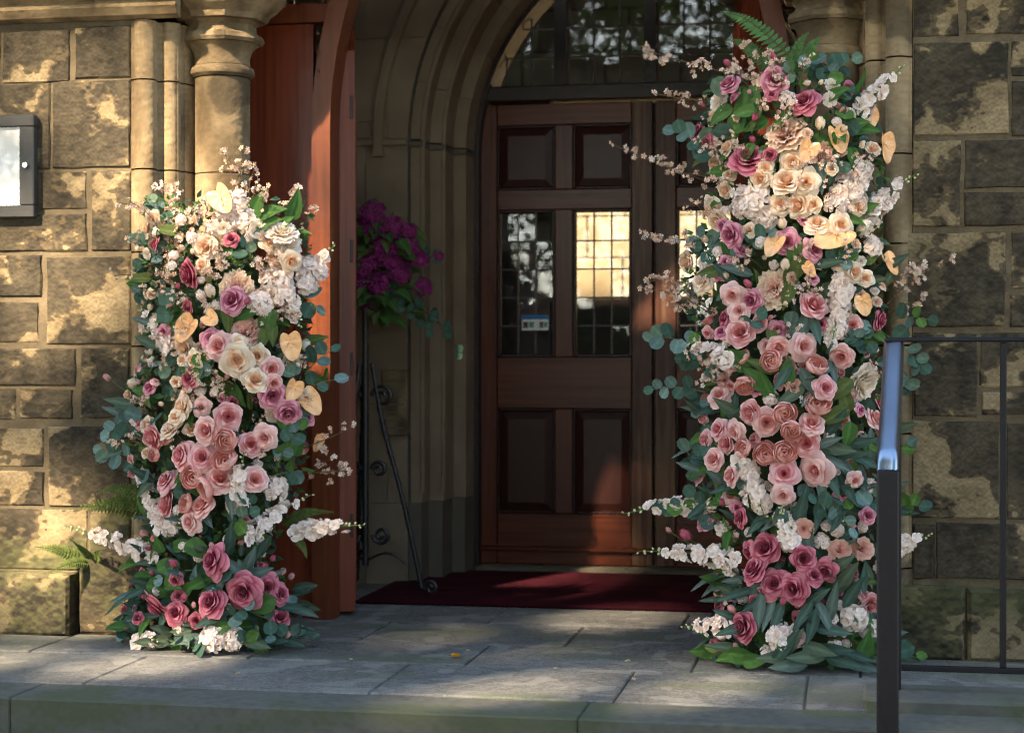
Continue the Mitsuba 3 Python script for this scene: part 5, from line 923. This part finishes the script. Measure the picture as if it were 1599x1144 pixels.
        m, c = tiny_blossoms(ctr, 0.0100, r, [(0.86, 0.66, 0.50), (0.84, 0.58, 0.44), (0.88, 0.76, 0.66)]); add(e, 'blossoms', m, 'petal', color=c, smooth=True, stuff=True)
    for x, y, z, s, an, u in D['anthuriums']:
        M = frame(outward(u, 0.1) + r.normal(0, 0.25, 3), math.radians(an)); put(col, 'anthurium', 'a', (x, y, z), M, s * 0.80)
    for k, x, y, z, rad, u in D['flowers']:
        n = outward(u, r.uniform(-0.15, 0.45)) + r.normal(0, 0.27, 3)
        if k[0] == 'B':
            d = np.array([u * 0.8 + r.normal(0, 0.25), -0.45, 0.75 + r.normal(0, 0.3)]); M = frame(d, r.uniform(0, 6)); put(col, NAMES[k], k, np.array([x, y, z]) - M[:, 2] * rad * 0.8, M, rad * 0.95)
            b0 = np.array([x, y, z]) - M[:, 2] * rad * 0.75; b1 = np.array([mid(z - 0.08) + np.clip(x - mid(z), -1, 1) * 0.55, -0.12, max(z - 0.07, 0.02)])
            add(col, 'bud_stem', tube(curve(b0, b1, -0.12, r, 7), 0.0022, 5), 'green_stem', smooth=True)
        else:
            M = frame(n, r.uniform(0, 6)); dep = {'K': 0.35, 'q': 0.5}.get(k, 0.45)
            put(col, NAMES[k], k, np.array([x, y, z]) - M[:, 2] * rad * dep, M, rad * {'q': 1.12, 'K': 1.14}.get(k, 1.10) * r.uniform(0.92, 1.12))
    taken = [(f_[1], f_[3], f_[4]) for f_ in D['flowers']]
    zone = [(f_[3], f_[0]) for f_ in D['flowers'] if f_[0] in NAMES]
    made = 0
    for _ in range(6000):
        if made >= n_fill: break
        p, u = place(0.06, ztop - 0.10, r.uniform(0.9, 1.04)); rad = r.uniform(0.015, 0.032)
        if p[2] > ztop - top_leaf[0] - 0.06: continue
        if any((p[0] - a) ** 2 + (p[2] - b) ** 2 < (0.72 * c_ + rad * 0.72) ** 2 for a, b, c_ in taken): continue
        near = sorted(zone, key=lambda q: abs(q[0] - p[2]))[:14]; k = near[r.integers(len(near))][1]
        if p[2] > 0.55 * ztop and r.uniform() < 0.45: k = ('K', 'c', 'N1', 'Bc')[r.integers(4)]
        if p[2] < 0.5 * ztop and r.uniform() < 0.3: k = 'K'
        taken.append((p[0], p[2], rad)); made += 1
        if k[0] == 'B':
            M = frame(np.array([u * 0.8, -0.6, 0.6]) + r.normal(0, 0.35, 3), r.uniform(0, 6)); put(col, NAMES[k], k, p, M, rad * 0.6)
        else:
            M = frame(outward(u, 0.2) + r.normal(0, 0.4, 3), r.uniform(0, 6)); put(col, NAMES[k], k, p - M[:, 2] * rad * 0.3, M, rad)
    for _ in range(n_mist):                                               # blossom twigs threaded through the flowers
        p, u = place(0.35 * ztop, ztop - top_leaf[0] - 0.02, 0.85); e = fresh('blossom_sprig', col); THINGS.add(e)
        tip = p + np.array([u * 0.06 + r.normal(0, 0.03), -0.075, r.uniform(0.0, 0.09)]); P = curve(p, tip, 0.1, r, 7); tw = [tube(P, 0.0013, 4)]; ctr = []
        for _k in range(7):
            q = P[r.integers(2, 7)]; d = r.normal(0, 0.014, 3); tw.append(tube([q, q + d * 0.6, q + d], 0.0008, 3)); ctr += [q + d + r.normal(0, 0.005, 3) for _j in range(2)]
        add(e, 'stem', cat(tw), 'twig', smooth=True); m, c = tiny_blossoms(ctr, 0.0085, r, [(0.86, 0.66, 0.50), (0.84, 0.58, 0.44), (0.88, 0.76, 0.66)]); add(e, 'blossoms', m, 'petal', color=c, smooth=True, stuff=True)
    return col
flower_column('shorter column of roses, stock and eucalyptus standing by the sunlit arched post', LOW_COLUMN, 41, (0.26, 0.38, 0.50), 48, 75, 60, 120, 44)
flower_column('taller column of cream, pink and dusky roses standing beside the railing', TALL_COLUMN, 43, (0.12, 0.20, 0.35), 60, 105, 80, 175, 44)

# hydrangeas on the plant stand
hy = thing('hydrangea_arrangement', 'dark purple hydrangea heads with trailing leaves on the plant stand', 'flower arrangement')
rh = np.random.default_rng(77)
for i in range(2):
    proto('h', cluster(rh, 52, (0.11, 0.012, 0.068), (0.40, 0.055, 0.26), 0.21, 0.5))
for i, (dx, dy, z, s) in enumerate([(0.03, -0.02, 1.615, 0.062), (0.075, -0.06, 1.47, 0.064), (0.145, -0.03, 1.475, 0.060), (0.06, -0.07, 1.315, 0.055), (-0.02, -0.06, 1.325, 0.058), (0.20, -0.03, 1.30, 0.045), (0.25, -0.02, 1.435, 0.024), (-0.06, -0.05, 1.50, 0.055), (-0.12, 0.02, 1.40, 0.06), (-0.03, 0.08, 1.56, 0.06), (0.10, 0.09, 1.42, 0.06), (0.105, -0.05, 1.56, 0.05), (0.02, -0.09, 1.40, 0.058), (0.13, -0.07, 1.36, 0.05), (0.19, -0.04, 1.42, 0.042), (0.04, -0.06, 1.54, 0.05), (0.10, -0.08, 1.42, 0.05), (0.0, -0.05, 1.25, 0.045), (0.16, -0.05, 1.54, 0.035)]):
    put(hy, 'hydrangea', 'h', np.array([SX + dx * 1.3, SY + dy, z]) , frame((dx * 2, -1, 0.5), i), s * 1.16)
add(hy, 'bowl', lathe([(0, 1.265), (0.06, 1.275), (0.09, 1.31), (0.095, 1.33), (0.0, 1.33)], 16, (SX, SY, 0)), 'iron', smooth=40)
for i in range(130):
    a = rh.uniform(0, 6.28); q = rh.uniform(0.03, 0.17) ; z = rh.uniform(1.16, 1.58)
    if z < 1.3: q = min(q, 0.14)
    d = np.array([math.cos(a), math.sin(a), rh.uniform(-0.7, 0.3)]); put(hy, 'leaf', 'g', (SX + q * math.cos(a) + 0.05, SY + q * math.sin(a) * 0.8, z), leaf_frame(d, (0.2, -0.7, 0.8)), rh.uniform(0.07, 0.12), pick=i)
for b, t in (((0.10, -0.02, 1.30), (0.34, 0.03, 1.13)), ((0.12, -0.04, 1.27), (0.40, -0.02, 1.03)), ((0.08, -0.06, 1.24), (0.28, -0.05, 1.12)), ((0.12, 0, 1.42), (0.30, -0.02, 1.43))):
    e = fresh('trailing_stem', hy); THINGS.add(e); P = curve(np.array(b) + [SX, SY, 0], np.array(t) + [SX, SY, 0], 0.12, rh, 10)
    add(e, 'stem', tube(P, 0.002, 5), 'twig', smooth=True)
    for i in range(1, 10, 2):
        for s in (-1, 1): put(e, 'leaf', 'e', P[i], leaf_frame((0.5, -0.2, 0.6 * s + rh.normal(0, 0.2)), (0.1, -1, 0.3) + rh.normal(0, 0.3, 3)), 0.042, pick=1 + 2 * (i % 3))

# small things: a fern in the wall foot, petals and a yellow leaf on the paving
wf = thing('wall_fern', 'small fern growing from the wall foot left of the short flower column', 'fern')
for b, t in (((-2.70, -0.02, 0.25), (-2.86, -0.16, 0.33)), ((-2.70, -0.02, 0.25), (-2.80, -0.18, 0.24)), ((-2.69, -0.02, 0.25), (-2.73, -0.16, 0.36)), ((-2.69, -0.02, 0.25), (-2.62, -0.15, 0.31))):
    v, f, c = fern(b, t, rh, (0.075, 0.10, 0.03)); add(wf, 'frond', (v, f), 'leaf', color=c, smooth=True)
def fallen(x, y, s, colr, label, catg, group=None):
    p, f, c = sheet(lambda ss, tt: (np.stack([ss * 0.45 * np.sin(np.pi * np.clip(tt, 0.02, 1)) * s, (tt - 0.5) * s, 0.25 * s * ss * ss + 0.004 + 0.12 * s * tt], 1), np.tile(colr, (len(ss), 1))), 5, 6)
    a = (x * 37 % 6.28); M = np.array([[math.cos(a), -math.sin(a), 0], [math.sin(a), math.cos(a), 0], [0, 0, 1]])
    return solo('fallen_leaf' if catg == 'leaf' else 'fallen_petal', (p @ M.T + [x, y, 0.002], f), 'petal', label, catg, smooth=True, color=c, group=group)
fallen(-1.295, -0.30, 0.035, (0.75, 0.33, 0.03), 'bright yellow fallen leaf on the paving in front of the doorway', 'leaf')
for x, y, wh in ((-0.93, -0.47, 'halfway between the yellow leaf and the step edge'), (-1.28, -0.17, 'just behind the yellow fallen leaf'), (-0.66, -0.62, 'nearest the tall flower column'), (-1.9, -0.75, 'left of centre close to the step edge'), (-0.98, 0.30, 'close to the red carpet mat'),
                 (-1.62, -0.42, 'right of the short flower column'), (-0.72, -0.28, 'at the left foot of the tall flower column')):
    fallen(x, y, 0.018, (0.55, 0.40, 0.28), 'tiny dry petal on the paving, ' + wh, 'petal', 'petals scattered on the paving')
tb = thing('wall_tablet', 'pale inscribed stone tablet on the porch wall behind the iron plant stand', 'tablet')
add(tb, 'slab', bx(-2.045, -1.925, 1.578, 1.601, 0.66, 0.95, 0.004), 'jamb_stone')
for k in range(7): add(tb, 'inscribed_line', bx(-2.030, -1.94 - 0.012 * (k % 3), 1.5755, 1.5775, 0.69 + 0.035 * k, 0.697 + 0.035 * k), 'plinth_stone')

# ------------------------------------------------------------------ street trees that shade the front (outside the frame, all but one added)
def at_scene(px): return px
GAPS = [  # where the sun gets through: x, y, z of the lit spot, radius
 (-2.53, 0, 2.03, 0.11), (-2.52, 0, 1.88, 0.13), (-2.51, 0, 1.72, 0.14), (-2.50, 0, 1.58, 0.12), (-2.665, 0, 1.61, 0.11), (-2.655, 0, 1.47, 0.13), (-2.80, 0, 1.30, 0.13),
 (-2.99, 0, 1.99, 0.14), (-2.79, 0, 1.93, 0.11), (-2.99, 0, 1.37, 0.11), (-3.0, 0, 1.08, 0.12), (-2.86, -0.05, 0.31, 0.22), (-2.96, -0.05, 0.37, 0.15), (-2.78, 0, 0.20, 0.11), (-3.3, 0, 0.8, 0.12),
 (-2.16, -0.15, 1.60, 0.19), (-2.05, -0.2, 1.47, 0.16), (-1.95, -0.2, 1.34, 0.08), (-2.28, -0.15, 1.42, 0.15), (-2.12, -0.15, 1.73, 0.13), (-2.30, 0.1, 2.08, 0.10), (-2.28, 0.1, 1.70, 0.08), (-2.22, -0.32, 1.02, 0.09),
 (-2.16, 0.5, 2.03, 0.16), (-2.12, 0.5, 1.84, 0.12), (-2.0, 0.47, 2.22, 0.12), (-2.0, 0.47, 1.6, 0.10), (-1.93, 0.6, 0.98, 0.13), (-1.93, 0.6, 0.84, 0.12), (-1.93, 0.6, 1.25, 0.09),
 (-2.85, -0.64, 0, 0.15), (-2.28, -0.58, 0, 0.15), (-1.54, 0.05, 0, 0.16), (-1.08, -0.33, 0, 0.20), (-0.96, -0.31, 0, 0.18), (-1.12, -0.75, 0, 0.17), (-0.98, -0.70, 0, 0.13), (-1.9, -0.85, 0, 0.13), (-0.90, 0.72, 0, 0.12), (-1.75, 0.35, 0, 0.12), (-1.3, -0.55, 0, 0.11), (-0.45, -0.75, 0, 0.12), (-0.55, -0.15, 0, 0.10),
 (-0.94, 2.28, 1.15, 0.13), (-0.93, 2.28, 0.98, 0.10), (-0.91, 2.28, 1.28, 0.09), (-0.50, 0.5, 2.2, 0.11), (-0.20, -0.3, 1.60, 0.09), (-0.08, -0.32, 1.44, 0.09)]
def street_tree(label, base, centre, rad, n, seed, trunk_lean, gaps=True, group=None):
    r = np.random.default_rng(seed); t = thing('street_tree', label, 'tree', group); c0 = np.array(centre)
    add(t, 'trunk', tube(spline([(base[0], base[1], -0.54), (base[0] + 0.1, base[1], 1.5), (base[0] + trunk_lean, base[1] + 0.2, 3.6), tuple(c0 + [0, 0, -0.5])], 16), np.linspace(0.24, 0.10, 16), 12), 'bark', smooth=True)
    P = []
    for k in range(9):
        a = k * 2.4; tip = c0 + np.array([math.cos(a) * rad[0] * 0.7, math.sin(a) * rad[1] * 0.7, r.uniform(-0.4, 0.6) * rad[2]])
        add(t, 'limb', tube(spline([tuple(c0 + [0, 0, -rad[2] * 0.7]), tuple((c0 + tip) / 2 + [0, 0, 0.2]), tuple(tip)], 10), np.linspace(0.09, 0.02, 10), 7), 'bark', smooth=True)
    q = r.normal(0, 1, (n, 3)); q /= np.linalg.norm(q, axis=1, keepdims=True); q *= r.uniform(0, 1, (n, 1)) ** 0.36
    lump = 1 + 0.16 * np.sin(q[:, :1] * 7 + 1) * np.cos(q[:, 1:2] * 6) ; p = c0 + q * np.array(rad) * lump
    if gaps:
        keep = np.ones(n, bool)
        for x, y, z, g in GAPS:
            d = p - np.array([x, y, z]); along = d @ SUN; perp = np.linalg.norm(d - along[:, None] * SUN, axis=1); keep &= perp > (g * 0.92 + 0.03) * r.uniform(0.85, 1.12, n)
        p = p[keep]
    m = len(p); a = r.normal(0, 1, (m, 3)); a /= np.linalg.norm(a, axis=1, keepdims=True); b = np.cross(a, r.normal(0, 1, (m, 3))); b /= np.linalg.norm(b, axis=1, keepdims=True)
    s = r.uniform(0.06, 0.11, (m, 1)); w = 0.55
    v = np.stack([p - a * s, p + b * s * w, p + a * s, p - b * s * w], 1).reshape(-1, 3); i = np.arange(m)[:, None] * 4
    f = np.vstack([i + [0, 1, 2], i + [0, 2, 3]]); c = np.repeat(np.array([(0.05, 0.10, 0.025)]) * r.uniform(0.7, 1.4, (m, 1)), 4, axis=0)
    add(t, 'crown', (v, f), 'leaf', color=c, stuff=True)
aim = np.array([-1.3, 0.0, 1.0]) + SUN * 10.0
street_tree('leafy street tree whose crown shades the church doorway', (-6.6, -9.0), aim, (4.6, 3.4, 3.4), 42000, 91, 0.5)
street_tree('leafy tree added front right of the church to block sky, outside the picture', (6.5, -8.0), (6.0, -7.5, 6.8), (4.2, 3.6, 3.2), 15000, 95, 0.2, False)  # crown added to cut the sky light on the front
street_tree('leafy tree added front left of the church to block sky, outside the picture', (-11.5, -6.0), (-11.5, -6.0, 6.4), (4.0, 3.6, 3.2), 15000, 96, 0.2)  # second crown added to lower the ambient light
hr = np.random.default_rng(8); n_ = 16000
hv = np.stack([hr.uniform(-30, 24, n_), -16.2 + hr.uniform(-0.45, 0.45, n_), hr.uniform(-0.52, 1.9, n_) + 0.0], 1); hv[:, 1] += np.where(hr.uniform(size=n_) < 0.6, 0.45 - (hv[:, 1] + 16.2), 0)
ha = hr.normal(0, 1, (n_, 3)); ha /= np.linalg.norm(ha, axis=1, keepdims=True); hb = np.cross(ha, hr.normal(0, 1, (n_, 3))); hb /= np.linalg.norm(hb, axis=1, keepdims=True)
hq = np.stack([hv - ha * 0.11, hv + hb * 0.07, hv + ha * 0.11, hv - hb * 0.07], 1).reshape(-1, 3); hi_ = np.arange(n_)[:, None] * 4
hg = thing('added_hedge', 'unseen hedge across the road, behind the viewer', 'added_hedge')  # added to keep bright horizon sky out of the door glass and porch
add(hg, 'foliage', (hq, np.vstack([hi_ + [0, 1, 2], hi_ + [0, 2, 3]])), 'leaf', color=np.repeat(np.array([(0.05, 0.095, 0.028)]) * hr.uniform(0.6, 1.4, (n_, 1)), 4, axis=0), stuff=True)
add(hg, 'branches', bx(-30, 24, -16.45, -15.95, -0.53, 1.75), 'moss_mat')
for k in range(8):
    x, y = -22 + 5.6 * k, -19.0 - 2.0 * (k % 2)
    street_tree('unseen tree added across the road to darken the porch and glass', (x, y), (x, y, 6.6 + 0.5 * (k % 3)), (3.8, 3.0, 5.0), 14000, 200 + k, 0.1 * (k % 2), False, 'added trees across the road')  # row added to dim the porch and the reflections in the glass
